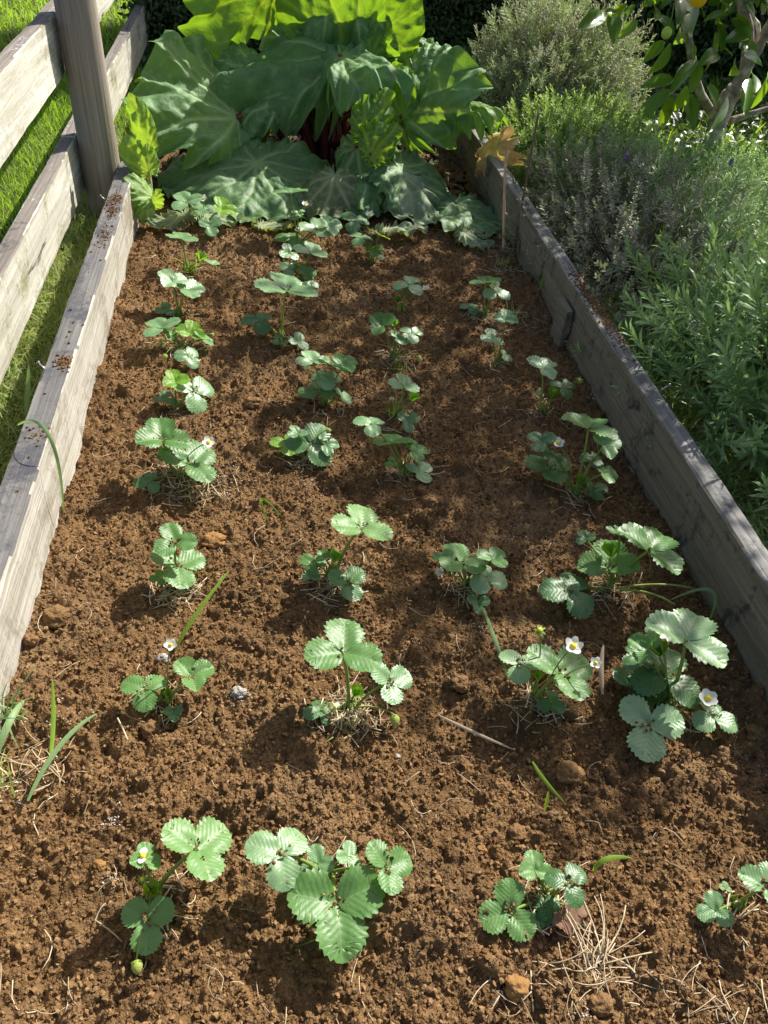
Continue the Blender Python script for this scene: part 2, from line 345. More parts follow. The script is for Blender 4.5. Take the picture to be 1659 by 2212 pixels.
cy_=np.linspace(-.6,HY0+.01,40);CX_,CY_=np.meshgrid(bx,cy_);CZ_=macro(CX_,CY_)+.006*fbm(CX_*40,CY_*40,41)-.004
V,Q=joined_grid([(XX,YY,rows),(BX,BY,BZ),(CX_,CY_,CZ_)])
tag(mesh('soil',V,None,M_soil,Q=Q),kind='structure')
# ground outside
gxx=np.concatenate([np.linspace(-60,-4,12),np.linspace(-3.6,-.56,60),[.2],np.linspace(1.06,4,50),np.linspace(5,60,12)]);gyy=np.concatenate([[-40,-10,-3],np.linspace(-1,7,120),[8,9,10,14,30,90]])
AX,AY=np.meshgrid(gxx,gyy);AZ=-.06+.02*fbm(AX*1.7,AY*1.7,50)*(np.abs(AX-.25)>.7)-.15*(np.abs(AX-.25)<.5)
tag(gridmesh('ground',AX,AY,AZ,M_ground),kind='structure')
def gz(x,y): return -.06+.02*fbm(np.asarray(x,float)*1.7,np.asarray(y,float)*1.7,50)
# ---------------------------------------------------------------- raised bed timber
def board(name,x0,x1,z0,z1,y0,y1,mside,mtop,parent,wob=.0025,seed=0,step=.02):
    yy=np.linspace(y0,y1,max(int((y1-y0)/step),2)); b=.004
    prof=[(x0,z0),(x0,(z0+z1)/2),(x0,z1-b),(x0+b,z1),((x0*.67+x1*.33),z1+.0005),((x0*.33+x1*.67),z1+.0005),(x1-b,z1),(x1,z1-b),(x1,(z0+z1)/2),(x1,z0)]
    V=[];n=len(prof)
    for k,(px,pz) in enumerate(prof):
        w=wob*(vnoise(yy*6,np.full_like(yy,k*3.3),seed)+.6*vnoise(yy*31,np.full_like(yy,k*7.7),seed+1)); w2=wob*(vnoise(yy*4,np.full_like(yy,k*.4),seed+2)+.5*vnoise(yy*26,np.full_like(yy,k*5.1),seed+3))
        V.append(np.stack([px+w,yy,pz+w2*(pz>z0)],-1))
    V=np.stack(V,1);m=len(yy);idx=np.arange(m*n).reshape(m,n)
    V=V.reshape(-1,3)
    ii=idx[:-1,:-1];Q=np.stack([idx[:-1,:-1],idx[1:,:-1],idx[1:,1:],idx[:-1,1:]],-1).reshape(-1,4)
    capF=[[idx[0,k],idx[0,k+1],idx[0,n-2-k],idx[0,n-1-k]] for k in range(n//2-1)]+[[idx[-1,k],idx[-1,n-1-k],idx[-1,n-2-k],idx[-1,k+1]] for k in range(n//2-1)]
    bot=np.stack([idx[:-1,0],idx[:-1,-1],idx[1:,-1],idx[1:,0]],-1)
    Q=np.concatenate([Q,np.array(capF),bot])
    o=mesh(name,V,None,mside,parent,Q=Q,smooth=False)
    o.data.materials.append(mtop)
    nrm=np.zeros(len(Q)*3);o.data.polygons.foreach_get('normal',nrm);nrm=nrm.reshape(-1,3)
    o.data.polygons.foreach_set('material_index',(np.abs(nrm[:,2])>.8).astype(np.int32)); o.data.update(); return o
bed=thing('raised_bed','long timber raised garden bed of weathered grey boards full of brown soil','garden bed')
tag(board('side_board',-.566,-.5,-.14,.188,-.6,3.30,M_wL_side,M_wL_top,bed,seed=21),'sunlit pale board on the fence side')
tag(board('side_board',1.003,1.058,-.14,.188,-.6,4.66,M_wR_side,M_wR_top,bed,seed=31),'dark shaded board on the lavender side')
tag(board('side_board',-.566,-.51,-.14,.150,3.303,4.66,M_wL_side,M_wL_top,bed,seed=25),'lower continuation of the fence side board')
eb=board('end_board',-.03,.03,-.14,.15,-.75,.75,M_wR_side,M_wR_top,bed,seed=41); eb.rotation_euler=(0,0,PI/2); eb.location=(.248,4.70,0)
# inner corner stake and peg
def stake(name,p,sx,sy,z0,z1,mat,parent,lean=(0,0)):
    b=MB();zz=np.linspace(z0,z1,8)
    V=[]
    for z in zz:
        for a,c in ((-1,-1),(1,-1),(1,1),(-1,1)):
            V.append([p[0]+a*sx+lean[0]*(z-z0)+rng.normal(0,.0015),p[1]+c*sy+lean[1]*(z-z0)+rng.normal(0,.0015),z])
    T=[]
    for i in range(7):
        for j in range(4):
            q=i*4+j;r=i*4+(j+1)%4;T+=[[q,r,r+4],[q,r+4,q+4]]
    T+=[[28,29,30],[28,30,31]]
    b.add(V,T); return b.build(name,mat,parent,smooth=False)
tag(stake('stake',(-.478,3.36),.018,.02,-.1,.145,M_wL_side,bed),'short pale corner stake at the rhubarb')
pg=atz(1205,715); tag(stake('stake',(.985,2.26),.012,.05,-.05,.135,M_wR_side,bed),'dark peg nailed against the shaded board')
def nail(a,b_):
    a=np.array(a);b_=np.array(b_);V,T=tube([a,a+(b_-a)*.95],.0022,6);m=MB();m.add(V,T,a=.5)
    V,T=tube([b_,b_+(b_-a)*.05+1e-4],.0055,8);m.add(V,T,a=.5);m.build('nail',M_metal,bed)
for (p,q) in (((227,431),(217,423)),((101,800),(83,784))):
    a=atz(*p,.185);b_=atz(*q,.195);nail(a,a+(b_-a)*1.0)
nail(atz(1428,842,.185),atz(1446,832,.195));nail(atz(1166,450,.185),atz(1176,447,.195))
# ---------------------------------------------------------------- rail fence
fence=thing('rail_fence','weathered timber post and rail fence beside the raised bed','fence',(-.645,3.30,-.06))
fl=np.array([-.645,3.30,-.06])
def fpart(o): o.location=-fl[0],-fl[1],-fl[2]; return o
for z0,z1,s,lb in ((.488,.677,61,'upper rail with streaked pale face'),(.072,.272,65,'lower rail, lichen covered on top')):
    tag(fpart(board('rail',-.775,-.722,z0,z1,-.4,3.295,M_rail_side,M_rail_top,fence,.002,s)),lb+', near length')
    tag(fpart(board('rail',-.773,-.720,z0+.004,z1+.006,3.3,7.2,M_rail_side,M_rail_top,fence,.002,s+2)),lb+', far length')
def postmesh(cx_,cy__,r,z0,z1,name,par,off):
    zz=np.linspace(z0,z1,50);n=40;a=np.arange(n)*2*PI/n;V=[]
    for z in zz:
        rr=r*(1+.025*vnoise(np.cos(a)*3+9,np.sin(a)*3+z*1.3,71)+.006*vnoise(a*16,np.full(n,z*1.5),72)) * (1+.03*(1-z))
        V.append(np.stack([cx_+rr*np.cos(a),cy__+rr*np.sin(a),np.full(n,z)],-1))
    V=np.concatenate(V)-off;T=[]
    for i in range(49):
        for j in range(n):
            q=i*n+j;k=i*n+(j+1)%n;T+=[[q,k,k+n],[q,k+n,q+n]]
    V=np.concatenate([V,[np.array([cx_,cy__,z1+.01])-off]]);T+=[[49*n+j,49*n+(j+1)%n,50*n] for j in range(n)]
    return mesh(name,V,T,M_post,par,var=np.full(len(V),.5))
postmesh(-.642,3.315,.072,-.2,1.15,'post',fence,fl)
postmesh(-.642,.75,.07,-.2,1.15,'post',fence,fl)
# ---------------------------------------------------------------- leaf templates
def leaflet(seed=0,teeth=9,fold=.28,curl=.25,L=1.,wid=.46,n=108):
    """one toothed leaflet from (0,0) to (0,L)"""
    r=np.random.default_rng(seed); t=np.linspace(0,1,n//2+1)
    w=wid*np.power(np.clip(np.sin(PI*np.power(t,1.02)),0,1),.52)*(.86+.24*t); w[0]=.02; w[-1]=0
    arc=np.cumsum(np.r_[0,np.hypot(np.diff(w),np.diff(t))]);arc/=arc[-1]
    ph=(arc*teeth*1.15)%1; jag=(np.minimum(ph/.72,(1-ph)/.28))-.5; on=np.clip((arc-.22)*8,0,1)*(t<.995)
    nxn=np.gradient(t);nyn=-np.gradient(w);nl=np.hypot(nxn,nyn)+1e-9
    w=np.maximum(w+.068*jag*on*nxn/nl,0)
    yy=t+.068*jag*on*np.maximum(nyn/nl,0)
    right=np.stack([w,yy*L],-1); left=np.stack([-w[::-1],yy[::-1]*L],-1)[1:-1]
    out=np.concatenate([right,left]); m=len(out)
    rings=[];UV=[]
    for s in (.25,.5,.75,1.):
        p=out.copy(); p[:,0]*=s; p[:,1]=.5*L+(p[:,1]-.5*L)*(.55+.45*s) if s<1 else p[:,1]
        rings.append(p)
    P=np.concatenate([np.linspace([0,.24*L],[0,.76*L],5)]+rings)
    x,y=P[:,0],P[:,1]
    z=fold*np.abs(x)-curl*(y-.25)**2*.9-.35*np.abs(x)**2+.03*np.sin(x*17+seed)*np.abs(x)*2+.02*np.sin(y*13+seed*2)*np.abs(x)
    q=y-np.abs(x)*.85; z=z+.012*np.sin(x*9+y*5+seed)
    V=np.stack([x,y,z],-1);T=[]
    for k in range(3):
        a=5+k*m;b=5+(k+1)*m
        for j in range(m):
            j2=(j+1)%m;T+=[[a+j,b+j,b+j2],[a+j,b+j2,a+j2]]
    # centre spine to first ring
    for j in range(m):
        j2=(j+1)%m; ya=P[5+j,1]; c=int(np.clip(round((ya-.24)/.13),0,4)); c2=int(np.clip(round((P[5+j2,1]-.24)/.13),0,4))
        T.append([c,5+j,5+j2])
        if c!=c2: T.append([c,5+j2,c2])
    return V,np.array(T),P.copy()
def rotm(axis,a):
    a=float(a); return np.array(Matrix.Rotation(a,3,axis))
def trifoliate(seed,fold,curl,lat=112,openness=.1,latscale=.95):
    b=MB()
    for k,ang in enumerate((0,lat,-lat)):
        V,T,U=leaflet(seed*3+k,8+(seed+k)%3,fold,curl,wid=.52 if k==0 else .50)
        s=1. if k==0 else latscale
        V=V*s; V[:,1]+=.035
        if k: V[:,0]=V[:,0]*(1.06 if 1 else 1)
        V=V@rotm('X',openness+(.1*np.random.default_rng(seed+k).normal())).T
        V=V@rotm('Z',math.radians(ang)).T
        b.add(V,T,U)
    return np.concatenate(b.V),np.concatenate(b.T),np.concatenate(b.U)
LEAFV=[trifoliate(1,.30,.20),trifoliate(2,.45,.35,106,.2),trifoliate(3,.18,.45,116,.0),trifoliate(4,.55,.25,104,.3),trifoliate(5,.25,.1,118,.12,.9)]
FOLDV=trifoliate(9,1.5,.2,60,.75,.85)
leafmeshes={}
def leafmesh(v,mi):
    k=(v,mi)
    if k not in leafmeshes:
        V,T,U=FOLDV if v==9 else LEAFV[v]
        o=mesh('leaf',V,T,M_sl[mi],None,uv=U); leafmeshes[k]=o.data; bpy.data.objects.remove(o)
    return leafmeshes[k]
def place(me,name,pos,M3,s,parent):
    o=bpy.data.objects.new(name,me); C.objects.link(o); o.parent=parent
    m=Matrix([[float(M3[i][j])*s for j in range(3)]+[float(pos[i])] for i in range(3)]+[[0,0,0,1]])
    o.matrix_local=m; return o
def facing(px,py,ang,n):
    d=ray(px,py); a=math.radians(ang); di=math.cos(a)*CAMR+math.sin(a)*CAMU
    f=di-d*(di.dot(n)/d.dot(n)); f=nz(f); s=np.cross(f,n); return np.stack([s,f,n],1)
# flower template
def petal_ring(n,L,w,up,jag=0):
    b=MB()
    for k in range(n):
        t=np.linspace(0,1,7); hw=w*np.sin(PI*np.power(t,.8)*.93)**.7 if not jag else w*np.sin(PI*np.power(t,.6)*.98)
        pts=[]
        for i,tt in enumerate(t):
            for sx in (-1,0,1): pts.append([sx*hw[i],.12+tt*L,up*tt*tt+ .12*abs(sx)*hw[i]])
        T=[]
        for i in range(6):
            for j in range(2):
                q=i*3+j;T+=[[q,q+1,q+4],[q,q+4,q+3]]
        V=np.array(pts)@rotm('X',.12*rng.normal()).T@rotm('Z',2*PI*k/n+.08*rng.normal()).T
        b.add(V,T,a=rng.random())
    return b
def ico(r=1,sub=1):
    import bmesh
    bm=bmesh.new(); bmesh.ops.create_icosphere(bm,subdivisions=sub,radius=r)
    V=np.array([v.co[:] for v in bm.verts]);T=np.array([[v.index for v in f.verts] for f in bm.faces]); bm.free(); return V,T
I1=ico(1,1);I2=ico(1,2);I3=ico(1,3);I4=ico(1,4)
def mk(b,name,mat):
    o=b.build(name,mat); me=o.data; bpy.data.objects.remove(o); return me
FL_P=[mk(petal_ring(5,.8,.46,.22),'flower',M_petal),mk(petal_ring(5,.8,.42,.5),'flower',M_petal),mk(petal_ring(2,.75,.4,.1),'flower',M_petal)]
b=MB();V,T=I2;b.add(V*[.26,.26,.22]+[0,0,.08],T,a=.6);FL_C=mk(b,'flower_centre',M_yel)
FL_S=mk(petal_ring(8,.75,.17,-.1,1),'sepals',M_sepal)
b=MB();V,T=I3;V2=V.copy();V2[:,:2]*=(1-.25*V[:,2:3]*.9)[:, :1];b.add(V2*[.8,.8,1.],T,a=V[:,2]*.5+.5);BERRY=mk(b,'berry',M_berry)
# ---------------------------------------------------------------- strawberry plants, each listed from the rows of the bed
# leaf: (px,py,width_px,angle[,material[,variant]])  flower: (px,py,r,kind) kind 0 open 1 cup 2 nearly bare 3 sepals only 4 green berry
ROW='strawberry plants set out in rows in the soil'
PL=[
('front-row left strawberry plant with white flower above and hanging yellow-green berry',(333,1933),[(424,1834,148,35,0,0),(320,1987,110,265,0,4),(312,1858,64,90,0,1),(322,1924,56,300,3,9)],[(309,1849,22,2),(307,1899,13,3),(296,2089,15,4)]),
('largest front-row strawberry plant, left of centre, with five open leaves',(712,1885),[(606,1844,128,165,2,2),(835,1873,108,20,0,0),(727,1952,186,275,0,1),(686,1865,66,100,2,0),(751,1850,58,80,2,4)],[]),
('front-row strawberry plant beside the straw bundle with a brown withered leaf',(1186,1938),[(1155,1881,72,100,0,1),(1228,1907,88,50,1,2),(1100,1969,114,200,0,0),(1176,1959,62,270,1,2),(1173,1907,40,60,3,9),(1163,1985,38,280,0,1),(1217,1985,56,300,4,3),(1243,1970,46,10,4,2)],[]),
('strawberry plant cut by the lower right edge of the view with one pale small leaf',(1590,1955),[(1545,1967,70,200,2,0),(1652,1917,100,60,2,1),(1566,1917,24,90,0,0)],[]),
('biggest bushy strawberry plant, low at the right, dark leaves and one open flower',(1446,1520),[(1480,1385,160,65,2,1),(1442,1462,138,90,1,2),(1376,1462,100,190,1,0),(1402,1567,138,262,2,4),(1399,1502,70,250,0,1),(1541,1545,90,330,2,2),(1396,1401,70,150,0,3),(1417,1361,44,100,2,0),(1425,1420,60,110,3,9),(1380,1420,70,120,1,2)],[(1529,1509,23,0)]),
('strawberry plant near the shaded board with long runners reaching the board',(1319,1271),[(1402,1190,138,45,0,1),(1314,1225,116,90,0,3),(1233,1277,112,180,1,2),(1339,1156,62,80,1,0),(1264,1163,40,120,1,0),(1318,1205,60,100,3,9)],[]),
('strawberry plant with white cupped flower and a bare sepal star above its leaves',(1156,1509),[(1210,1453,146,30,0,0),(1125,1435,84,150,2,2),(1192,1517,54,320,1,2),(1160,1470,34,100,3,9)],[(1238,1396,22,1),(1287,1432,14,1),(1166,1362,16,3)]),
('low tight strawberry plant, middle right, with a closed white bud on its left',(1009,1267),[(994,1215,104,110,0,4),(1064,1207,66,50,0,0),(1051,1246,80,340,2,2),(960,1206,44,170,0,0),(1033,1303,46,270,1,1)],[(949,1236,11,1)]),
('strawberry plant at bed centre with one tall long-stalked leaf over matted straw',(718,1250),[(780,1140,124,90,0,0),(751,1257,84,290,1,4),(676,1218,54,150,0,2),(718,1216,50,60,3,9),(700,1205,36,120,0,3),(671,1244,38,200,1,0)],[]),
('left-row strawberry plant of two stacked leaves over dry straw',(380,1254),[(377,1172,84,110,0,0),(385,1222,114,275,0,4),(343,1249,34,190,0,0)],[]),
('left-row strawberry plant with white flower held high between two spread leaves',(361,1520),[(313,1488,88,165,0,2),(413,1462,86,20,0,3),(364,1504,30,90,3,9),(374,1540,38,280,1,1)],[(369,1393,15,1)]),
('strawberry plant with large upright three-part leaf, low yellow flower and green berry on straw',(757,1522),[(741,1410,152,88,0,0),(842,1475,96,25,2,4),(764,1503,46,60,3,9),(692,1535,66,200,1,2)],[(724,1530,17,2),(853,1556,13,4)]),
('left-row strawberry plant with a white flower touching its big front leaf',(374,1042),[(350,951,104,100,0,1),(410,1001,120,40,0,0),(321,1040,50,190,1,2),(368,985,54,100,1,0)],[(450,956,15,1),(451,1029,9,3)]),
('low spreading strawberry plant with one bright green leaf on the left, near the bed centre',(653,992),[(672,958,98,60,1,2),(621,962,64,170,3,0),(641,936,42,120,1,0),(705,962,50,0,1,1)],[(709,931,7,4)]),
('strawberry plant with five leaves in a diagonal trail down to the right',(873,1018),[(801,915,64,170,2,2),(847,956,78,100,0,0),(895,977,60,0,0,1),(907,1018,62,300,2,4),(847,1001,30,200,0,0),(880,970,36,60,3,9)],[]),
('thin upright strawberry plant with one flat leaf atop a straight stalk beside grass',(866,895),[(871,833,64,90,2,0),(890,869,40,50,3,9),(881,908,48,270,1,4)],[(846,862,6,1)]),
('strawberry plant of crowded pale leaves with a broad dark low leaf to its left',(702,874),[(674,780,68,110,2,0),(718,792,60,60,2,1),(743,790,56,20,0,3),(706,816,60,270,2,2),(689,845,78,190,0,4),(741,857,46,300,2,0)],[(662,795,8,1)]),
('left-row strawberry plant with long pale leaf leaning right over a yellow-green one',(381,879),[(379,826,56,120,3,3),(418,845,92,20,2,2),(357,862,44,190,1,0)],[]),
('strawberry plant in the left row with two small green berries hanging at its left',(395,765),[(349,709,78,140,2,0),(411,721,56,80,3,3),(441,733,48,20,2,4),(407,769,52,300,2,2),(372,720,40,260,0,1)],[(347,741,7,4),(356,771,7,4),(459,722,6,3)]),
('compact whitish strawberry plant in the left row on a short bunch of stalks',(387,681),[(372,609,62,140,2,1),(402,625,76,10,2,0),(359,671,40,190,1,0)],[]),
('left-row strawberry plant with one pale umbrella leaf and grass at its foot',(403,589),[(393,515,68,90,2,4),(457,569,32,0,2,0),(430,565,36,60,3,9)],[]),
('back-left strawberry plant against the big rhubarb leaf with a small white flower',(443,501),[(403,437,64,130,2,0),(428,452,46,300,2,2),(479,453,58,340,3,3),(455,487,48,280,2,4)],[(439,429,10,0)]),
('tall strawberry plant with the widest flat leaf in the back half, left of centre',(607,735),[(617,627,124,95,2,0),(559,693,62,180,1,2),(643,737,46,320,2,4),(603,737,32,200,1,0)],[]),
('strawberry plant behind the tall wide leaf with a cluster of little leaves on the left',(655,610),[(671,545,68,70,2,0),(625,580,42,160,2,2),(645,572,34,100,0,1),(661,595,40,20,0,3),(671,611,32,330,1,2)],[]),
('tallest leggy strawberry plant at the back, white blossoms below its top leaf',(640,528),[(629,417,70,60,2,0),(684,495,74,60,2,4),(712,492,50,10,2,3),(631,515,60,180,0,2),(623,547,42,200,2,0),(645,461,28,300,2,1)],[(659,441,8,1),(645,498,11,0)]),
('small back strawberry plant with two flat leaves and a low white blossom',(803,561),[(779,513,50,160,2,2),(819,509,46,20,3,0),(806,541,44,270,0,1)],[(823,557,9,1)]),
('smallest strawberry plant at the soil edge under the hanging rhubarb leaf',(790,498),[(767,477,58,150,1,2)],[(798,464,10,1)]),
('strawberry plant right of centre at the back, white flower drooping at its right',(866,671),[(884,614,62,60,2,2),(864,631,42,180,0,0),(858,655,26,100,3,9)],[(920,623,9,1)]),
('strawberry plant right of centre with a round green berry lying in straw',(850,771),[(826,703,58,140,0,3),(866,731,50,280,2,0),(890,719,48,10,2,2),(852,708,30,90,3,9)],[(906,776,7,4)]),
('strawberry plant near the canes with white flower over its leaf and yellow bud',(1046,683),[(1048,610,62,100,0,0),(1072,629,56,330,2,2),(1016,663,42,180,1,2)],[(1070,615,11,0),(1052,671,7,3)]),
('slender strawberry plant of three small clover-like leaves on a lit stalk, right side',(1074,783),[(1092,692,48,90,2,3),(1062,731,48,190,2,0),(1092,771,32,340,2,4)],[]),
('strawberry plant beside the shaded board with a yellow star bud to its right',(1172,887),[(1170,797,68,30,2,1),(1218,835,54,20,1,2),(1190,862,44,40,3,9),(1164,851,20,200,2,0)],[(1252,821,10,3)]),
('many-stemmed strawberry plant by the shaded board with tall fan leaf and open flower',(1242,1066),[(1271,929,112,70,0,1),(1189,1014,98,160,0,4),(1170,955,60,150,1,0),(1192,980,50,200,1,2),(1305,962,66,20,2,3),(1281,990,50,300,1,2),(1305,1023,62,0,0,0),(1285,1058,56,280,1,4),(1252,1045,40,90,3,9)],[(1206,957,15,0)]),
]
pbases=[];crumbP=[]
DWN=np.array([0,0,1.])
for label,(bxp,byp),leaves,flowers in PL:
    B=atz(bxp,byp,.0); B[2]=float(macro(B[0],B[1])); pbases.append(B)
    pt=thing('strawberry_plant',label,'strawberry plant',B,ROW)
    def spot(px,py,w):
        d=ray(px,py); 
        # closest horizontal approach to the crown
        t=(B[:2]-O[:2]).dot(d[:2])/d[:2].dot(d[:2]); p=O+d*t
        wm=w*depth(B)/F
        zmin=.25*wm+.012+B[2]; zmax=.22
        z=min(max(p[2],zmin),zmax)
        z=z*.85+zmin*.15
        return atz(px,py,z),wm
    for L in leaves:
        px,py,w,ang=L[:4]; mi=L[4] if len(L)>4 else 0; v=L[5] if len(L)>5 else 0
        P,_=spot(px,py,w); P0=P
        out=P-B; out[2]=0; hd=np.linalg.norm(out); out=out/(hd+1e-6)*min(hd/.05,1)
        toC=nz(O-P); toC[2]=0
        n=nz(DWN+.22*out+.20*toC+rng.normal(0,.13,3)*[1,1,0]+np.array([.16,.1,0]))
        if v==3: n=nz(n+.3*toC)
        s=w*depth(P)/F/1.70
        M3=facing(px,py,ang,n)
        place(leafmesh(v,mi),'leaf',P-B,M3,s,pt)
        if w>80:
            for _ in range(46 if w>180 else 14):
                a_=rng.normal(0,.16,2)*s;crumbP.append(P+M3[:,0]*a_[0]+M3[:,1]*a_[1]+M3[:,2]*(.28*abs(a_[0])+.0035))
        rad=.0013+.0035*min(s/.08,1)*.5
        mid=B+(P-B)*.5; mid[2]=B[2]+(P[2]-B[2])*.62+.004; mid[:2]=B[:2]+(P[:2]-B[:2])*.33
        st=B+np.array([rng.normal(0,.005),rng.normal(0,.005),-.012])
        V,T=tube(bez(st,mid,P-n*s*.0,9)-B,np.linspace(rad*1.5,rad,9),6)
        mesh('leaf_stalk',V,T,M_stem,pt,var=np.full(len(V),rng.random()))
    for (px,py,r,k) in flowers:
        P,wm=spot(px,py,r*2); rm=r*depth(P)/F
        if k==4: P=P.copy(); P[2]=max(P[2],B[2]+rm*.8)
        n=nz(np.array([0,0,1.])+.5*nz(O-P)+rng.normal(0,.2,3))
        if k==4: n=nz(np.array([rng.normal(0,.4),-.8,-.5]))
        M3=frames(n[None],np.array([rng.random()*6]))[0]
        if k in (0,1,2):
            f=place(FL_P[k],'flower',P-B,M3,rm*.98,pt)
            place(FL_C,'flower_centre',(0,0,0),np.eye(3),1.25,f)
            place(FL_S,'sepals',(0,0,-.07),np.eye(3),.85 if k<2 else 1.15,f)
        elif k==3:
            f=place(FL_S,'bud',P-B,M3,rm*1.15,pt); place(FL_C,'flower_centre',(0,0,.05),np.eye(3),1.15,f)
        else:
            f=place(BERRY,'berry',P-B,M3,rm,pt); place(FL_S,'sepals',(0,0,-.85),np.diag([1,1,-1]),1.1,f)
        Pn=P-n*rm*(.1 if k<4 else .85)
        mid=B+(Pn-B)*.45+np.array([0,0,.25*np.linalg.norm(P-B)+.01]); st=B+np.array([rng.normal(0,.004),rng.normal(0,.004),-.01])
        V,T=tube(bez(st,mid,Pn,10)-B,.0014,5)
        mesh('flower_stalk',V,T,M_stem,pt,var=np.full(len(V),rng.random()))
    # crown: scaly knot of old leaf bases
    b=MB()
    for q in range(7):
        a=rng.random()*6.28;d=np.array([math.cos(a),math.sin(a),0])*.012
        V,T=tube([d*.5+[0,0,-.012],d*.8+[0,0,.008],d*.6+[0,0,.022+rng.random()*.01]],[.006,.005,.001],5);b.add(V,T,a=rng.random())
    b.build('crown',M_stem,pt)
# runners of the plant by the board
for a,c in (((1339,1275),(1458,1307)),((1330,1272),(1500,1272)),):
    A=atz(*a,.02);Cc=atz(*c,.03);pt=[o for o in C.objects if o.name.startswith('strawberry_plant')][5]
    B=pbases[5];V,T=tube(bez(A,(A+Cc)/2+[0,0,.03],Cc,12)-B,.0028,6);mesh('runner',V,T,M_stem,pt,var=np.full(len(V),.9))
# ---------------------------------------------------------------- big crinkled leaves
def bigleaf(J,T,W,nrm,mat,name='leaf',parent=None,seed=0,ruf=.05,droop=.1,side=.1,lobes=.05,nth=330,nr=34,offs=.4,conform=None,kf=(11,23),hem=.05,loc=None,cup=0.,sinus=.7,crum=1.):
    r=np.random.default_rng(seed);J=np.array(J,float);T=np.array(T,float);Fv=T-J;L=np.linalg.norm(Fv);Fv/=L
    nrm=np.array(nrm,float);nrm=nz(nrm-Fv*nrm.dot(Fv));S=np.cross(Fv,nrm)
    th=np.linspace(-PI,PI,nth,endpoint=False);rho=(np.arange(nr+1)/nr)**.9
    a=L*(1+offs*.55)/2*1.0;cxo=L-a;b=W/2
    c,s=np.cos(th),np.sin(th)
    A=(c/a)**2+(s/b)**2;Bq=-2*c*cxo/a**2;Cq=(cxo/a)**2-1
    R0=(-Bq+np.sqrt(np.maximum(Bq**2-4*A*Cq,0)))/(2*A)
    wob=vnoise(c*1.6+seed,s*1.6+seed*.7,seed+5)+.6*vnoise(c*4+seed,s*4,seed+6)+.3*vnoise(c*11,s*11+seed,seed+7)
    R0=R0*(1-sinus*np.exp(-((PI-np.abs(th))/.16)**2))*(1+lobes*1.6*wob)
    RR=rho[:,None]*R0[None];X=RR*s;Yl=RR*c
    warp=.10*vnoise(X/L*3+seed,Yl/L*3,seed+8)
    thw=th[None]+warp
    veins=np.array([0,.50,-.50,1.05,-1.05,1.75,-1.75,2.5,-2.5])
    dd=((thw[None]-veins[:,None,None]+PI)%(2*PI))-PI
    k=np.argmin(np.abs(dd),0);dv=np.take_along_axis(dd,k[None],0)[0]
    u=RR*np.cos(dv);v=RR*np.abs(np.sin(dv))
    main=np.exp(-(v/(.0035+.008*(1-rho[:,None])))**2)
    sp=.16*L*(1+.2*vnoise(X/L*2,Yl/L*2+9,seed+9));q=(u-.75*v)/sp+.15*vnoise(X/L*8,Yl/L*8,seed+10)
    sec=np.exp(-(np.abs(((q+.5)%1)-.5)*sp/.0035)**2)*np.clip(rho[:,None]*4-.4,0,1)
    vein=np.maximum(main,.55*sec)
    blister=np.abs(np.sin(PI*q))**.7*np.clip(v/.02,0,1)
    p=r.random(5)*6.28;rr=rho[:,None]
    am=.55+.9*(.5+.5*vnoise(c*2.2+seed*3,s*2.2,seed+11))
    fold=np.sin(kf[0]*th+p[0]+1.1*np.sin(2*th+p[3]))[None];fine=(np.sin(kf[1]*th+p[1]+1.6*np.sin(3*th+p[4]))+.35*np.sin(kf[1]*1.5*th+p[2]+1.5*np.sin(4*th)))[None]
    hz_=np.clip((rr-.6)/.4,0,1)
    z=ruf*L*am[None]*(.95*rr**2.2*fold+1.05*hz_**1.2*fine)-hem*L*hz_**1.7*(1+.35*fold)
    pull=1-.5*hem*hz_**2
    X=X*pull;Yl=Yl*pull
    z=z+.021*L*blister*np.clip(rr*3,0,1)-.006*L*main
    z=z+crum*(.095*L*vnoise(X/L*2.6+seed,Yl/L*2.6,seed)*rr+.045*L*vnoise(X/L*7,Yl/L*7+seed,seed+1)*rr+.007*L*vnoise(X/L*20,Yl/L*20+seed,seed+2))
    z=z-droop*L*(np.clip(Yl,0,None)/L)**2*1.2-side*L*(X/(W/2))**2+cup*L*rr**2
    P=J[None,None]+Fv*Yl[...,None]+S*X[...,None]+nrm*z[...,None]
    if conform is not None: P[...,2]=np.maximum(P[...,2],conform+.010+.022*np.abs(vnoise(P[...,0]*13,P[...,1]*13,seed))+.006*blister+.012*fine*hz_)
    P=P.reshape(-1,3);n=nth
    idx=np.arange((nr+1)*n).reshape(nr+1,n);i2=np.roll(idx,-1,1)
    Q=np.stack([idx[:-1],idx[1:],i2[1:],i2[:-1]],-1)[:, :-1].reshape(-1,4)   # open at the sinus
    if loc is not None: P=P-np.array(loc)
    return mesh(name,P,None,mat,parent,var=np.clip(vein,0,1).ravel(),Q=Q)
RC=np.array([.30,4.0,.0])
rh=thing('rhubarb_plant','huge rhubarb plant with ruffled green leaves and red stalks at the end of the bed','rhubarb',RC)
def stalk(base,J,r0,r1,parent,loc,sag=.1,mat=M_stem_red,name='stalk'):
    base=np.array(base);J=np.array(J);mid=(base+J)/2+np.array([0,0,sag]);mid[:2]=base[:2]+(J[:2]-base[:2])*.35
    V,T=tube(bez(base,mid,J,12)-loc,np.linspace(r0,r1,12),9);return mesh(name,V,T,mat,parent,var=np.linspace(0,1,12).repeat(9)*.8)
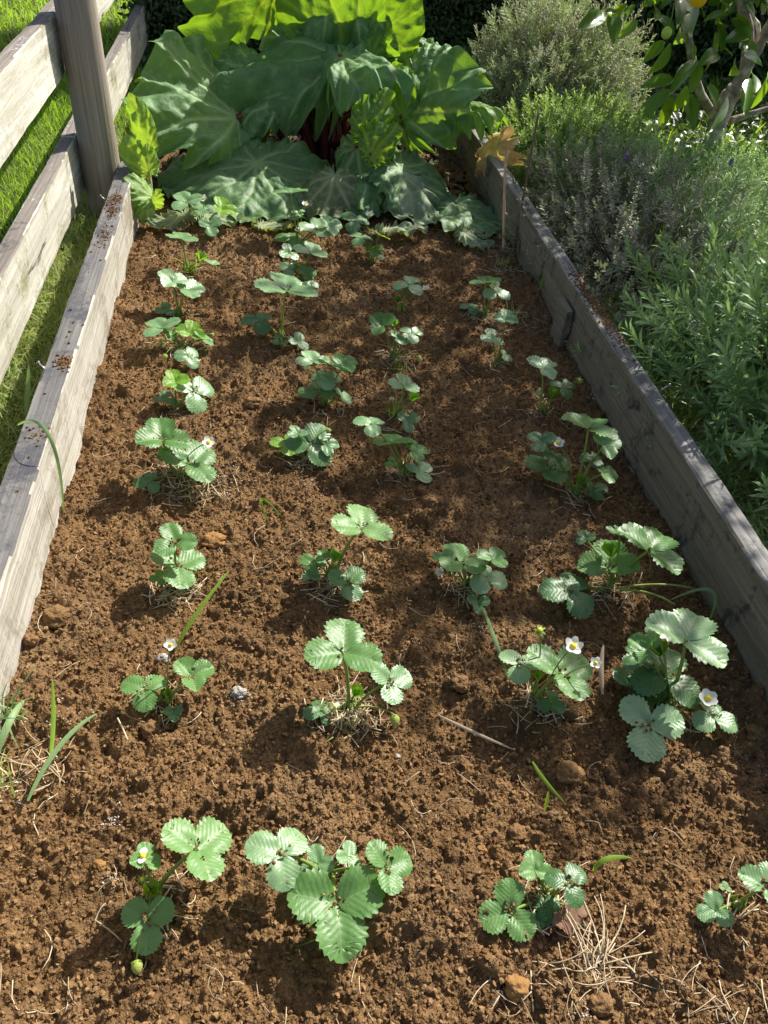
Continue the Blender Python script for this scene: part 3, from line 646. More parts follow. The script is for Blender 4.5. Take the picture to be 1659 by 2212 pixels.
RL=[# J px,y   T px,y   width normal mat ruf droop side seed hem
 ((512,252,3.72),(290,135,3.55),.66,(-.1,-.60,.8),M_rh,.07,.10,.10,1,.10),
 ((745,122,3.98),(440,128,3.66),.42,(0,-.42,.9),M_rh,.09,.10,.08,2,.22),
 ((735,120,3.92),(872,155,3.55),.40,(.1,-.38,.92),M_rh,.09,.08,.08,3,.22),
 ((600,-30,4.1),(398,48,3.9),.38,(0,-.9,-.3),M_rhb,.06,.05,.05,4,.0),
 ((745,140,4.05),(700,-90,4.05),.50,(0,-1,.05),M_rhb,.06,-.05,-.05,5,-.12),
 ((765,110,4.15),(900,30,4.1),.36,(0,-1,.0),M_rhb,.07,.05,.02,6,.05),
 ((868,246,3.80),(1035,112,3.62),.40,(.1,-.55,.82),M_rh,.09,.06,.06,7,.15),
 ((985,225,3.70),(1092,200,3.52),.20,(.3,-.4,.8),M_rhb,.08,.3,.25,8,.2),
 ((868,252,3.75),(866,140,3.8),.26,(0,-.95,.3),M_rhb,.08,.05,.0,9,.1),
 ((770,318,3.55),(785,452,3.28),.23,(0,-.85,.5),M_rh,.07,-.1,.05,10,.1),
 ((520,170,4.0),(440,88,4.1),.30,(0,-.7,.7),M_rhb,.08,.05,.15,11,.1),
 ((880,190,4.2),(930,90,4.3),.30,(0,-.9,.3),M_rhb,.07,.0,.1,12,.1),
 ((785,300,3.45),(840,205,3.50),.20,(0,-.95,.2),M_rhb,.12,.05,.0,13,.1),
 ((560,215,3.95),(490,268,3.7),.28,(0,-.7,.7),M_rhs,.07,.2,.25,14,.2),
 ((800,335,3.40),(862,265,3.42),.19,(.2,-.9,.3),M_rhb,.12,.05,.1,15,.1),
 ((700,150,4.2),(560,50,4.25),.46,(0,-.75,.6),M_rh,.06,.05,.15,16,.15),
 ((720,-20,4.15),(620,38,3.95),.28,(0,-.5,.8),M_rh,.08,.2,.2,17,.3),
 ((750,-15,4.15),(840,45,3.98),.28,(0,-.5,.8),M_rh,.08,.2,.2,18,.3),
 ((640,190,4.45),(560,300,4.35),.50,(0,-.9,.3),M_rhs,.06,.0,.1,19,.1),  # hanging dark back leaves added here to block sun on the soil
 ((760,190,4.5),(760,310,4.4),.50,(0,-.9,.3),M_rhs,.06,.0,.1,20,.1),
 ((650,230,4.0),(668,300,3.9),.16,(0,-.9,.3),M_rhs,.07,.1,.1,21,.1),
 ((570,160,3.95),(468,112,3.88),.26,(0,-.7,.7),M_rh,.10,.1,.15,23,.2),
 ((800,125,4.0),(828,55,4.02),.24,(0,-.9,.4),M_rhb,.10,.05,.1,24,.15),
 ((905,180,3.88),(985,88,3.9),.26,(0,-.8,.6),M_rh,.11,.1,.15,25,.2),
 ((600,212,3.8),(520,250,3.62),.20,(0,-.6,.8),M_rh,.10,.2,.2,26,.25),
 ((690,95,4.05),(610,30,4.1),.30,(0,-.8,.5),M_rh,.10,.05,.15,27,.2),
 ((905,215,4.3),(900,310,4.3),.40,(0,-.9,.3),M_rhs,.06,.0,.1,22,.1),
]
for k,(j,t,W,nr_,mt,ruf,dr,sd,seed,hem_) in enumerate(RL):
    J=aty(*j);T=aty(*t)
    bigleaf(J,T,W,nr_,mt,'leaf',rh,seed,ruf,dr,sd,loc=RC,kf=(7+k%4,20+k%6),lobes=.10,hem=hem_)
    base=RC+np.array([rng.normal(0,.07),rng.normal(0,.06),-.03])
    stalk(base,J,.017,.011,rh,RC,.12)
for px,py,y,bx_,by_ in ((622,205,3.9,690,352),(560,245,3.9,625,300),(820,200,3.95,810,330),(700,230,3.9,700,350),(905,250,3.8,840,300),(655,215,3.95,672,350),(730,215,4.,715,352)):
    stalk(aty(bx_,by_,3.9)-[0,0,.08],aty(px,py,y),.021,.014,rh,RC,.06)
# loose leaves spread on the soil as mulch
def lying(label,j,jz,t,tz,W,mat,seed,ruf=.04,droop=.1,side=.05,nrm=(0,-.25,1),**k):
    J=atz(*j,jz);T=atz(*t,tz)
    o=bigleaf(J,T,W,nrm,mat,'rhubarb_leaf',None,seed,ruf,droop,side,conform=.012,loc=J,**k); o.location=[float(c) for c in J]
    return tag(o,label,'leaf','rhubarb leaves laid flat as mulch')
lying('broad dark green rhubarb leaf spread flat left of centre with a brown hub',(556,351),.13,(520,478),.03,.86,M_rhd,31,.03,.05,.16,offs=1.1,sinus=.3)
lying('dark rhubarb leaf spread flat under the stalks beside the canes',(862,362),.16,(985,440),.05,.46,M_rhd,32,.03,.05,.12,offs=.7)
lying('rhubarb leaf coloured pale as if sunlit, running down to the soil edge at the right',(868,372),.15,(925,492),.03,.26,M_rhp,33,.06,.05,.2)  # sunlit part of the dark leaf beside it, sunlight put in as pale colour
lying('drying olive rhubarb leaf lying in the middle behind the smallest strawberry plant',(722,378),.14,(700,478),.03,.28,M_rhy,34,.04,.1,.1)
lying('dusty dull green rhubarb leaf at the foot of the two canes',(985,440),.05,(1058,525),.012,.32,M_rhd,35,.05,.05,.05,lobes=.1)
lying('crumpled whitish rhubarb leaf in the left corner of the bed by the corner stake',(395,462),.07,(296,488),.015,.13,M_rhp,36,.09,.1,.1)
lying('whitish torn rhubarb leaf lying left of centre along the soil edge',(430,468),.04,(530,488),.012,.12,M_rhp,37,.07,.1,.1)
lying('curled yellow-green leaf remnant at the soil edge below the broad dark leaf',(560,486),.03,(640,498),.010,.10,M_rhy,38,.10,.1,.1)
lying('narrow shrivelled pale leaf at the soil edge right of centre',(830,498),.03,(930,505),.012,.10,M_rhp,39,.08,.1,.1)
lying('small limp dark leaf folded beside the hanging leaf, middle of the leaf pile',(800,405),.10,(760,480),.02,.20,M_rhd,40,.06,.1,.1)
lying('ragged pale leaf edge rolled toward the soil at the far right',(1000,500),.05,(1060,545),.012,.12,M_rhp,41,.09,.1,.1)
b=MB();k=1700;x=rng.uniform(-.45,.97,k);y=rng.uniform(3.42,4.6,k)
lv_,lt_=(np.array([[0,0,0],[.28,.35,.06],[0,.5,0],[-.28,.35,.06],[0,1,-.1]]),np.array([[0,1,2],[0,2,3],[1,4,2],[2,4,3]]))
b.add(*inst(lv_,lt_,np.stack([x,y,macro(x,y)+.012+.03*rng.random(k)],-1),frames(rng.normal(0,.6,(k,3))+[0,0,1],rng.random(k)*6.28),rng.uniform(.02,.07,k)))
tag(b.build('leaf_litter',M_litter,smooth=False),kind='stuff')
# dead yellow leaf over the shaded board
Jd=aty(1092,318,3.30);Jd[2]=max(Jd[2],.21)
d=bigleaf(atx(1072,325,1.03)+[0,0,.015],atx(1022,408,.975),.20,(-.8,-.5,.35),M_dead,'dead_leaf',None,51,.09,-.1,.1,hem=.15,loc=atx(1075,322,1.03),kf=(3,8),lobes=.22,crum=2.6,offs=.7); d.location=[float(c) for c in atx(1075,322,1.03)]
tag(d,'shrivelled orange-yellow dead leaf draped over the dark board','dead leaf')
# canes
def cane(label,P,r,mat):
    P=np.array(P);c=thing('cane',label,'cane',P[0],'thin canes leaning on the shaded board')
    n=24;t=np.linspace(0,1,n);Q_=np.stack([np.interp(t,np.linspace(0,1,len(P)),P[:,i]) for i in range(3)],-1)
    rr=r*(1+.22*np.exp(-(((t*6)%1-.5)/.05)**2)); V,T=tube(Q_-P[0],rr,8);mesh('cane_shaft',V,T,mat,c,var=rng.random(len(V)))
    return c
a=atz(1090,553);cane('pale dry cane bent at its top, standing against the dark board',[a-[0,0,.03],aty(1089,440,a[1]+.07),aty(1092,345,a[1]+.13),aty(1100,326,a[1]+.14)],.006,M_bamboo)
a=atz(1108,556);cane('thin brown cane leaning right over the dark board',[a-[0,0,.03],aty(1135,400,a[1]+.08),aty(1164,240,a[1]+.2)],.0042,M_bamboo2)
# dock weed in the left corner
DB=atz(324,448);dk=thing('dock_plant','bright green broad-leaved dock weed between the corner stake and the fence post','weed',DB)
for k,(j,t,W,yy,nr_) in enumerate((((318,330),(292,250),.10,3.25,(-.2,-1,.1)),((322,300),(285,215),.09,3.3,(.1,-1,.2)),((322,372),(272,300),.13,3.2,(-.1,-.8,.5)),((330,425),(276,383),.15,3.12,(0,-.5,.8)),((330,440),(345,415),.07,3.1,(0,-.7,.6)),((318,440),(300,470),.08,3.08,(0,-.5,.8)))):
    J=aty(*j,yy);T=aty(*t,yy-.05);bigleaf(J,T,W,nr_,M_dock,'leaf',dk,60+k,.05,.1,.08,loc=DB,nth=150,nr=16,lobes=.04)
    stalk(DB,J,.005,.003,dk,DB,.02,M_stem,'leaf_stalk')
# ---------------------------------------------------------------- grass and straw
def blade_t(seg=4,w=.03,bend=.5):
    t=np.linspace(0,1,seg+1);V=[]
    for q in t:
        ww=w*(1-q**1.5*.92); V+= [[-ww,bend*q*q,q*(1-.25*bend*q)],[ww,bend*q*q,q*(1-.25*bend*q)]]
    T=[]
    for i in range(seg): T+=[[2*i,2*i+1,2*i+3],[2*i,2*i+3,2*i+2]]
    return np.array(V),np.array(T)
def blades(P,hmin,hmax,lean=.35,w=.03,bend=.5,seg=3,var=None):
    k=len(P);tv,tt=blade_t(seg,w,bend)
    n=np.stack([rng.normal(0,lean,k),rng.normal(0,lean,k),np.ones(k)],-1)
    return inst(tv,tt,P,frames(n,rng.random(k)*6.28),rng.uniform(hmin,hmax,k),var=rng.random(k) if var is None else var)
def scat(n,x0,x1,y0,y1,pw=1.): 
    x=rng.uniform(x0,x1,n);y=y0+(y1-y0)*rng.random(n)**pw; return x,y
b=MB()
for n,x0,x1,y0,y1,h0,h1,w in ((26000,-2.0,-.57,2.4,5.6,.03,.085,.035),(14000,-3.2,-.8,4.5,9,.05,.12,.05),(9000,-1.2,-.57,1.2,2.6,.03,.07,.03),(16000,1.07,3.2,1.2,4.6,.03,.09,.04),(5000,1.5,5,4,7,.06,.15,.05)):
    x,y=scat(n,x0,x1,y0,y1);z=gz(x,y)-.005
    v=rng.random(n)*.85
    b.add(*blades(np.stack([x,y,z],-1),h0,h1,.4,w,.5,3,v))
tag(b.build('lawn_grass',M_grass,smooth=False),kind='stuff')
# mown clippings and weeds between the fence and the bed
b=MB();n=26000;x=np.concatenate([rng.uniform(-.85,-.57,n//2),rng.uniform(1.06,1.65,n//2)]);y=np.concatenate([rng.uniform(1.2,4.2,n//2),rng.uniform(1.2,2.9,n//2)])
b.add(*blades(np.stack([x,y,gz(x,y)+rng.random(n)*.045],-1),.03,.09,1.3,.028,.7,3))
tag(b.build('grass_clippings',M_grassdry,smooth=False),kind='stuff')
# straw on the soil
def straws(P,hd,L,r=.0011,lift=.006,curv=.25,out=None):
    b=out or MB()
    for p,h,l in zip(P,hd,L):
        d=np.array([math.cos(h),math.sin(h),0.]);q=np.array([-d[1],d[0],0])*rng.normal(0,curv)*l
        tl=rng.normal(0,.12)
        a=p-d*l/2;c=p+d*l/2;m=p+q
        pts=bez(a,m,c,5);pts[:,2]+=lift+rng.random()*lift+np.linspace(-1,1,5)*tl*l*.4
        if (HX0<p[0]<HX1): 
            pts[:,2]=np.maximum(pts[:,2],np.array([soilz(float(u),float(v)) for u,v in pts[:,:2]])+r)
        V,T=tube(pts,r*(.6+.8*rng.random()),4);b.add(V,T,a=rng.random())
    return b
b=MB()
n=420;x=rng.uniform(-.48,.98,n);y=.25+2.9*rng.random(n)**1.1
straws(np.stack([x,y,soilz(x,y)],-1),rng.random(n)*6.28,rng.uniform(.012,.075,n),.0007,.002,.5,b)
amt={0:20,1:20,2:46,3:14,4:34,5:34,6:40,7:30,8:70,9:66,10:16,11:95,12:55,13:26,14:20,15:14,16:14,17:14,18:30,28:30,29:26,30:12,32:26,31:12,19:8,20:8,24:20,26:20}
for i,k in amt.items():
    k=int(k*1.5);B=pbases[i];rr=.028 if B[1]<1.5 else .035
    P=np.stack([B[0]+rng.normal(0,rr,k),B[1]+rng.normal(0,rr,k)-.015],-1);P=np.c_[P,soilz(P[:,0],P[:,1])]
    straws(P,rng.random(k)*6.28,rng.uniform(.012,.06,k),.0011,.004,.10,b)
# drift of straw by the broad board corner and front right
for px,py,k,s in ((440,1060,60,.04),(1050,545,60,.05),(1130,700,30,.05),(1500,2190,40,.06),(650,1010,20,.03),(30,1650,60,.06),(900,480,60,.12),(1090,590,40,.04),(1250,2110,40,.06)):
    p=atz(px,py);P=np.stack([p[0]+rng.normal(0,s,k),p[1]+rng.normal(0,s*.6,k)],-1);P=np.c_[P,soilz(P[:,0],P[:,1])];straws(P,rng.random(k)*6.28,rng.uniform(.012,.07,k),.0009,.003,.15,b)
tag(b.build('straw_litter',M_straw),kind='stuff')
# pale specks
b=MB();tv,tt=I1
for px,py,s,k in ((245,1770,.012,60),(515,1500,.012,60),(20,1710,.03,90),(150,1560,.03,60),(1035,1355,.012,40),(890,1395,.01,20),(680,1050,.02,30),(480,1055,.03,50),(975,1470,.004,6),(1540,1200,.01,14),(1390,1010,.01,20),(1345,945,.012,40),(1305,860,.01,30),(240,1900,.01,30),(1250,2195,.01,25),(1640,1660,.006,10),(1130,1150,.03,30),(1115,1130,.01,16)):
    p=atz(px,py);P=np.stack([p[0]+rng.normal(0,s,k),p[1]+rng.normal(0,s,k)],-1);P[:,0]=np.clip(P[:,0],-.495,.998);P=np.c_[P,soilz(P[:,0],P[:,1])+.0015]
    b.add(*inst(tv,tt,P,frames(rng.normal(size=(k,3)),rng.random(k)),rng.uniform(.0006,.0019,k)))
tag(b.build('pale_specks',M_pale),kind='stuff')
# loose crumbs on the soil, and spilled on the board tops
b=MB();k=62000;x=rng.uniform(HX0+.004,HX1-.004,k);y=.2+(3.2-.2)*rng.random(k)**1.35;s=.0013+.0037*rng.random(k)**2.2
tvj=tv*(1+.25*rng.normal(size=(len(tv),1)))
b.add(*inst(tvj,tt,np.stack([x,y,soilz(x,y)+s*.3],-1),frames(rng.normal(size=(k,3)),rng.random(k)*6),s))
tag(b.build('soil_crumbs',M_clod,smooth=False),kind='stuff')
b=MB()
def spill(px,py,sx,sy,k,top=.189,big=.0034):
    k=k*2;p=atz(px,py,top);x=p[0]+rng.normal(0,sx,k);y=p[1]+rng.normal(0,sy,k)
    if p[0]<0: x=np.clip(x,-.562,-.504)
    else: x=np.clip(x,1.008,1.054)
    s=.0007+big*rng.random(k)**4;b.add(*inst(tvj,tt,np.stack([x,y,top+s*.4],-1),frames(rng.normal(size=(k,3)),rng.random(k)*6),s))
for a in ((247,430,.012,.035,260),(243,457,.01,.03,120),(225,505,.012,.03,50),(222,520,.01,.05,60),(140,783,.012,.02,110),(80,940,.015,.02,60),(130,775,.018,.5,25),(1285,655,.012,.09,520),(1315,700,.012,.05,300),(1340,735,.012,.05,120),(1260,620,.014,.1,200)): spill(*a)
P_=np.array(crumbP);k_=len(P_);b.add(*inst(tvj,tt,P_,frames(rng.normal(size=(k_,3)),rng.random(k_)*6),.0008+.0024*rng.random(k_)**2))
tag(b.build('spilled_soil',M_clod,smooth=False),kind='stuff')
# larger clods, one object each
def clod(label,px,py,rpx,mat=M_clod,sq=.75,grp='clods lying on the soil'):
    p=atz(px,py);r=rpx*depth(p)/F;V,T=I4;V=V.copy()
    s=rng.random()*50
    V*= (1+.20*vnoise(V[:,0]*2+s,V[:,1]*2+V[:,2]*1.7,81)+.10*vnoise(V[:,0]*6+s,V[:,1]*6+V[:,2]*5,82)+.07*vnoise(V[:,0]*15+s,V[:,1]*15+V[:,2]*13,83))[:,None]
    V*=np.array([1.1,.95,sq])*r; p[2]=soilz(p[0],p[1])+r*.2
    o=mesh('soil_clod',V,T,mat,var=.5+.4*vnoise(V[:,0]*300,V[:,1]*300+V[:,2]*300,5)); o.location=[float(c) for c in p]
    tag(o,label,'clod',grp)
for a in (('big tan clod beside the runaway grass shoot at the lower right',1230,1672,27),('rounded clod right of centre between the upright leaf plant and the sepal star plant',995,1480,19),('dark clod below the left row plant with the high flower',328,1580,21),('orange crumbly clod right of the two stacked leaves plant',462,1168,22,M_clod_o,.6),('small orange lump above the orange crumbly clod',488,1150,11,M_clod_o),('orange-tan clod below the straw bundle at the bottom edge',1115,2138,26,M_clod_o),('tan clod at the bottom edge right of the orange-tan one',1290,2180,24),('rough clod near the foot of the sunlit board',125,1345,27),('grey lichen-white lump right of the left row flower plant',517,1500,15,M_clod_g),('pale fluffy lump left of the high white flower',352,1425,13,M_clod_g),('small grey stone-like lump in the lower centre',862,1625,9,M_clod_g),('upright grey-brown clod above the straw bundle plant',1118,1800,19,M_clod),('isolated brown clod in the middle of the left half',545,882,17),('orange pebble clod by the front right plant',1040,1835,10,M_clod_o),('large shaded clod at the right edge below the biggest strawberry plant',1640,1585,24),('dark clod above the back-left strawberry plant',395,487,14),('small orange clod left of the front left flower',215,1868,13,M_clod_o),('brown clod near the board below the rough one',75,1400,15),('clod under the left row low berries plant',285,690,9),('tan clod beside the front right straw',1180,2000,10),('pair-mate tan clod touching the big tan clod',1280,1700,13)):
    clod(*a)
# individual blades and bits
def ribbon(P,w,seg=16):
    P=np.array(P,float);t=np.linspace(0,1,len(P));tt_=np.linspace(0,1,seg)
    if len(P)==3: Q_=bez(P[0],2*P[1]-.5*(P[0]+P[2]),P[2],seg)
    else: Q_=np.stack([np.interp(tt_,t,P[:,i]) for i in range(3)],-1)
    D=np.gradient(Q_,axis=0);D/=np.linalg.norm(D,axis=1)[:,None];S=np.cross(D,nz(O-Q_[len(Q_)//2]));S/=np.linalg.norm(S,axis=1)[:,None]+1e-9
    ww=w*np.sin(np.clip(tt_*.93+.07,0,1)*PI)**.5
    up=np.cross(S,D)*ww[:,None]*.35
    V=np.concatenate([Q_-S*ww[:,None]-up,Q_,Q_+S*ww[:,None]-up]);T=[]
    for i in range(seg-1):
        for k in (0,1): a=k*seg+i;b_=a+seg;T+=[[a,b_,b_+1],[a,b_+1,a+1]]
    return V,np.array(T)
def blade(label,pts,w,mat=M_grass,name='grass_shoot',cat='grass',grp='single grass shoots on the bed'):
    P=[atz(p[0],p[1],p[2]) for p in pts];V,T=ribbon(P,w);V=V-P[0]
    o=mesh(name,V,T,mat,var=np.full(len(V),.35+.3*rng.random()));o.location=[float(c) for c in P[0]];tag(o,label,cat,grp)
blade('lone upright grass shoot leaning right below the two stacked leaves plant',[(378,1405,.01),(425,1325,.06),(497,1230,.10)],.0042)
blade('long grass shoot arching over the top of the sunlit board',[(38,918,.19),(108,945,.24),(138,1125,.02)],.004,M_blade)
blade('bright hooked grass shoot curling over the soil left of centre',[(580,1128,.01),(566,1078,.055),(610,1118,.03)],.0032)
blade('long blue-green shoot falling from beside the shaggy low bud',[(1045,1315,.04),(1072,1390,.08),(1103,1475,.01)],.004,M_blade)
blade('dry yellowish grass stem lying in the lower centre of the bed',[(948,1545,.02),(1020,1580,.02),(1112,1620,.012)],.003,M_straw)
blade('green shoot lying beside the big tan clod',[(1150,1645,.03),(1180,1690,.03),(1218,1732,.015)],.0035)
blade('short bright shoot standing above the clover-leaved front right plant',[(1176,1752,.01),(1182,1728,.03),(1185,1708,.045)],.003)
blade('green shoot pointing right from the front-row plant with the withered leaf',[(1282,1882,.03),(1310,1856,.05),(1364,1853,.045)],.0045)
blade('dry brown pod-like stem standing between the two lower right plants',[(1302,1500,.01),(1299,1440,.04),(1304,1392,.06)],.0048,M_straw)
blade('long blue-green shoot at the lower left pointing up to the high flower plant',[(60,1730,.02),(130,1610,.05),(212,1540,.05)],.0045,M_blade)
blade('blue-green shoot lying flat near the left edge',[(-10,1640,.03),(20,1560,.06),(55,1510,.04)],.0065,M_blade)
blade('upright green shoot at the left edge of the bed',[(108,1640,.01),(115,1560,.03),(113,1465,.07)],.004)
blade('blue-green drooping shoot beside the end of the runners',[(1530,1345,.01),(1535,1275,.09),(1440,1300,.03)],.0035,M_blade)
blade('thin bright shoot leaning on the dark board',[(1165,630,.03),(1175,600,.09),(1198,557,.16)],.004)
blade('long shoot beside the sunlit board in the outer grass',[(55,900,0),(60,850,.06),(62,788,.14)],.006,M_blade)
# grass tufts by plants
def tuft(label,px,py,n,h,spread,mat=M_grass,nm='grass_tuft'):
    p=atz(px,py);spread*=.55;P=np.stack([rng.normal(0,spread,n),rng.normal(0,spread,n),np.full(n,-.004)],-1)
    b=MB();b.add(*blades(P,h*.4,h,.5,.028,.6,4));o=b.build(nm,mat,smooth=False);p[2]=soilz(p[0],p[1]) if -.5<p[0]<1 else -.05;o.location=[float(c) for c in p];tag(o,label,'grass tuft','small grass tufts in the bed')
tuft('fresh grass tuft under the pale umbrella leaf in the left row',413,592,30,.10,.018)
tuft('grass tuft growing at the foot of the sunlit board',225,760,14,.07,.01)
tuft('grass shoots left of the thin upright strawberry plant',848,893,16,.10,.012)
tuft('grass tuft under the biggest leaf of the front row',720,2000,18,.06,.02)
tuft('ragged grass tuft at the left edge near white specks',12,1560,26,.11,.02,M_blade)
tuft('second ragged tuft at the left edge lower down',5,1700,22,.09,.03,M_grassdry)
tuft('grass wisps around the yellow flower on straw',745,1570,26,.05,.03,M_grassdry)
tuft('grass wisps around the low spreading plant near centre',690,1005,14,.06,.02)
tuft('weedy wisps between the shaded board and the slender clover-leaved plant',1110,690,22,.07,.03,M_grassdry)
tuft('fine weeds at the foot of the canes',1085,580,40,.06,.025,M_grassdry)
tuft('grass wisps under the green berry plant right of centre',865,790,20,.06,.02)
tuft('grass wisps right of the two stacked leaves plant',425,1215,16,.05,.02)
# straw bundle
SB=atz(1270,2045);b=MB();q=soilz(SB[0],SB[1])
for i in range(18):
    h=rng.normal(.9,.6);l=rng.uniform(.03,.10);d=np.array([math.cos(h),math.sin(h),rng.random()*.12]);s0=np.array([rng.normal(0,.012),rng.normal(0,.012)-.03,.006+rng.random()*.01])
    V,T=tube(bez(s0,s0+d*l*.5+[rng.normal(0,.012),0,.006],s0+d*l,5),.0007+.0008*rng.random(),4);b.add(V,T,a=.4+.6*rng.random())
for i in range(30):
    h=rng.random()*6.28;l=rng.uniform(.02,.06);d=np.array([math.cos(h),math.sin(h),.12]);s0=np.array([rng.normal(0,.02),rng.normal(0,.02)-.03,.006])
    V,T=tube(bez(s0,s0+d*l*.5+[0,rng.normal(0,.01),.01],s0+d*l,5),.0008,4);b.add(V,T,a=rng.random())
o=b.build('straw_bundle',M_straw);o.location=(float(SB[0]),float(SB[1]),float(q));tag(o,'loose bundle of dry straw lying on the soil at the front right','straw')
# ---------------------------------------------------------------- lavender bushes
def sprig(n,ll,lw,ang=.9,seed=0,up=1.):
    r=np.random.default_rng(seed);b=MB();V,T=tube([[0,0,-.25],[0,.01,.3],[.02,0,up*.9]],[.012,.010,.006],3,False);b.add(V,T,a=-.3)
    for i in range(n):
        z=.15+.8*up*(i/n);a=i*2.4+r.normal(0,.3);el=ang*(1-.55*i/n)+r.normal(0,.12)
        d=np.array([math.cos(a)*math.sin(el),math.sin(a)*math.sin(el),math.cos(el)]);s=np.array([-math.sin(a),math.cos(a),0.])
        l=ll*(1-.3*i/n)*(.8+.4*r.random());o_=np.array([0,0,z]);m=o_+d*l*.55+[0,0,.01];e=o_+d*l-np.array([0,0,l*.15])
        V=np.array([o_-s*lw*.4,o_+s*lw*.4,m-s*lw,m+s*lw,e]);b.add(V,[[0,1,3],[0,3,2],[2,3,4]],a=r.normal(0,.12))
    return np.concatenate(b.V),np.concatenate(b.T),np.concatenate(b.A)
SP={'short':sprig(16,.42,.035,.95,1),'long':sprig(20,.40,.028,1.0,2),'bushy':sprig(24,.34,.036,1.05,3),'curl':sprig(22,.24,.036,1.3,4)}
def bush(label,cen,rad,groups,stems=80,group='lavender bushes along the outside of the bed',spikes=(),base=None,seed=0):
    cen=np.array(cen,float);rad=np.array(rad,float);base=np.array(base if base is not None else (cen[0],cen[1],-.05))
    bt=thing('lavender_bush',label,'lavender',base,group)
    for nm,mat,key,N_,s0,s1,v0,v1,reg in groups:
        d=rng.normal(size=(N_*3,3));d/=np.linalg.norm(d,axis=1)[:,None];d=d[(d[:,2]>-.35)][:N_]
        if reg is not None: d=d[reg(d)]
        k=len(d);shell=.45+.55*rng.random(k)**.6
        lump=1+.24*vnoise(d[:,0]*2.5+seed,d[:,1]*2.5+d[:,2]*2,90+seed)+.06*rng.normal(size=k)
        P=cen+d*rad*shell[:,None]*lump[:,None]
        n=d*[.75,.75,.5]+rng.normal(0,.42,(k,3))+[0,0,.8]
        tv,tt,ta=SP[key];V,T,U,A=inst(tv,tt,P-base,frames(n,rng.random(k)*6.28),rng.uniform(s0,s1,k),var=rng.uniform(v0,v1,k)*.999)
        A=np.clip(A+np.tile(ta,k),0,1)
        mesh(nm,V,T,mat,bt,var=A,smooth=False)
    b=MB()
    for i in range(stems):
        d=rng.normal(size=3);d/=np.linalg.norm(d);d[2]=abs(d[2]);e=cen+d*rad*.85-base
        V,T=tube(bez(np.array([rng.normal(0,.05),rng.normal(0,.05),0]),e*.5*np.array([1.1,1.1,.6]),e,7)+0,np.linspace(.006,.002,7),4,False);b.add(V,T,a=rng.random())
    b.build('woody_stems',M_twig,bt)
    for p in spikes:
        p=np.array(p)-base;b=MB()
        for i in range(26):
            a=rng.random()*6.28;z=.028*rng.random();V,T=I1;b.add(V*.0055+[math.cos(a)*.004,math.sin(a)*.004,z],T,a=rng.random())
        o=b.build('flower_spike',M_purple,bt);o.location=[float(c) for c in p];
        V,T=tube([[0,0,-.10],[.004,0,-.04],[0,0,0]],.0012,4);mesh('flower_stem',V,T,M_stem,o,var=np.full(len(V),.3))
# far rounded grey bush
bush('big rounded grey-green lavender bush at the far end, beyond the rhubarb',(1.66,4.85,.16),(.50,.46,.40),[('foliage',M_lavg,'short',1500,.07,.12,.35,1.,None),('dry_sprigs',M_lavg,'curl',900,.06,.11,0,.4,None)],60,spikes=[aty(1212,210,4.4),aty(1365,215,4.5),aty(1068,252,4.3)],seed=1)
bush('low bright green lavender bush in front of the rounded grey one',(1.55,4.05,.02),(.42,.42,.24),[('foliage',M_lavb,'bushy',1100,.07,.12,.2,1.,None)],40,spikes=[],seed=2)
bush('sprawling half-dead lavender bush of grey twigs beside the dark board',(1.50,2.80,.06),(.47,.74,.28),[('foliage',M_lavm,'long',800,.09,.16,.5,1.,lambda d:d[:,0]>-.25+.5*rng.random(len(d))),('dry_sprigs',M_lavm,'curl',1100,.07,.13,0,.25,lambda d:d[:,0]<.35)],120,spikes=[aty(1352,345,3.2),aty(1532,398,3.2),aty(1577,357,3.4)],seed=3)
bush('tall leafy lavender bush nearest the viewer at the right edge',(1.80,1.72,.02),(.60,.68,.46),[('foliage',M_lavn,'long',1250,.12,.21,.25,1.,None),('dry_sprigs',M_lavm,'curl',300,.06,.1,0,.3,None)],90,spikes=[],seed=4)
bush('small olive lavender bush behind the sprawling one under the citrus tree',(2.25,3.7,-.02),(.42,.4,.20),[('foliage',M_lavn,'bushy',700,.06,.1,.3,.9,None)],40,spikes=[],seed=5)
# ---------------------------------------------------------------- citrus tree
TB=aty(1528,345,4.35);TB[2]=-.06;tr=thing('citrus_tree','young citrus tree with pale blotchy trunk, glossy leaves and an orange fruit','tree',TB)
def limb(name,pts,r,parent=tr,n=12,seg=14):
    P=np.array(pts);t=np.linspace(0,1,len(P));tt_=np.linspace(0,1,seg);Q_=np.stack([np.interp(tt_,t,P[:,i]) for i in range(3)],-1)
    Q_[1:-1]=(Q_[:-2]+2*Q_[1:-1]+Q_[2:])/4; Q_[1:-1]+=rng.normal(0,r[1]*.15,(seg-2,3))
    V,T=tube(Q_-TB,np.interp(tt_,[0,1],r),n);return mesh(name,V,T,M_bark,parent,var=.5+.5*vnoise(V[:,0]*30,V[:,2]*30+V[:,1]*20,7))
yT=4.35;tp=lambda px,py,dy=0:aty(px,py,yT+dy)
trunk=limb('trunk',[TB,tp(1530,330),tp(1548,270),tp(1572,215),tp(1590,190)],(.058,.046))
limb('branch',[tp(1583,200),tp(1608,160),tp(1620,90),tp(1600,0),tp(1590,-80),TB+[.3,0,1.6]],(.036,.02))
limb('branch',[tp(1550,262),tp(1520,225,-.05),tp(1500,170,-.1),tp(1490,90,-.1),tp(1468,0,-.1),tp(1440,-140,-.1),TB+[-.3,-.2,1.5]],(.026,.014))
limb('branch',[tp(1575,262),tp(1610,250),tp(1665,232),tp(1760,215)],(.02,.01))
limb('branch',[tp(1600,170),tp(1640,100),tp(1659,60),tp(1720,-60),TB+[.8,.2,1.4]],(.03,.018))
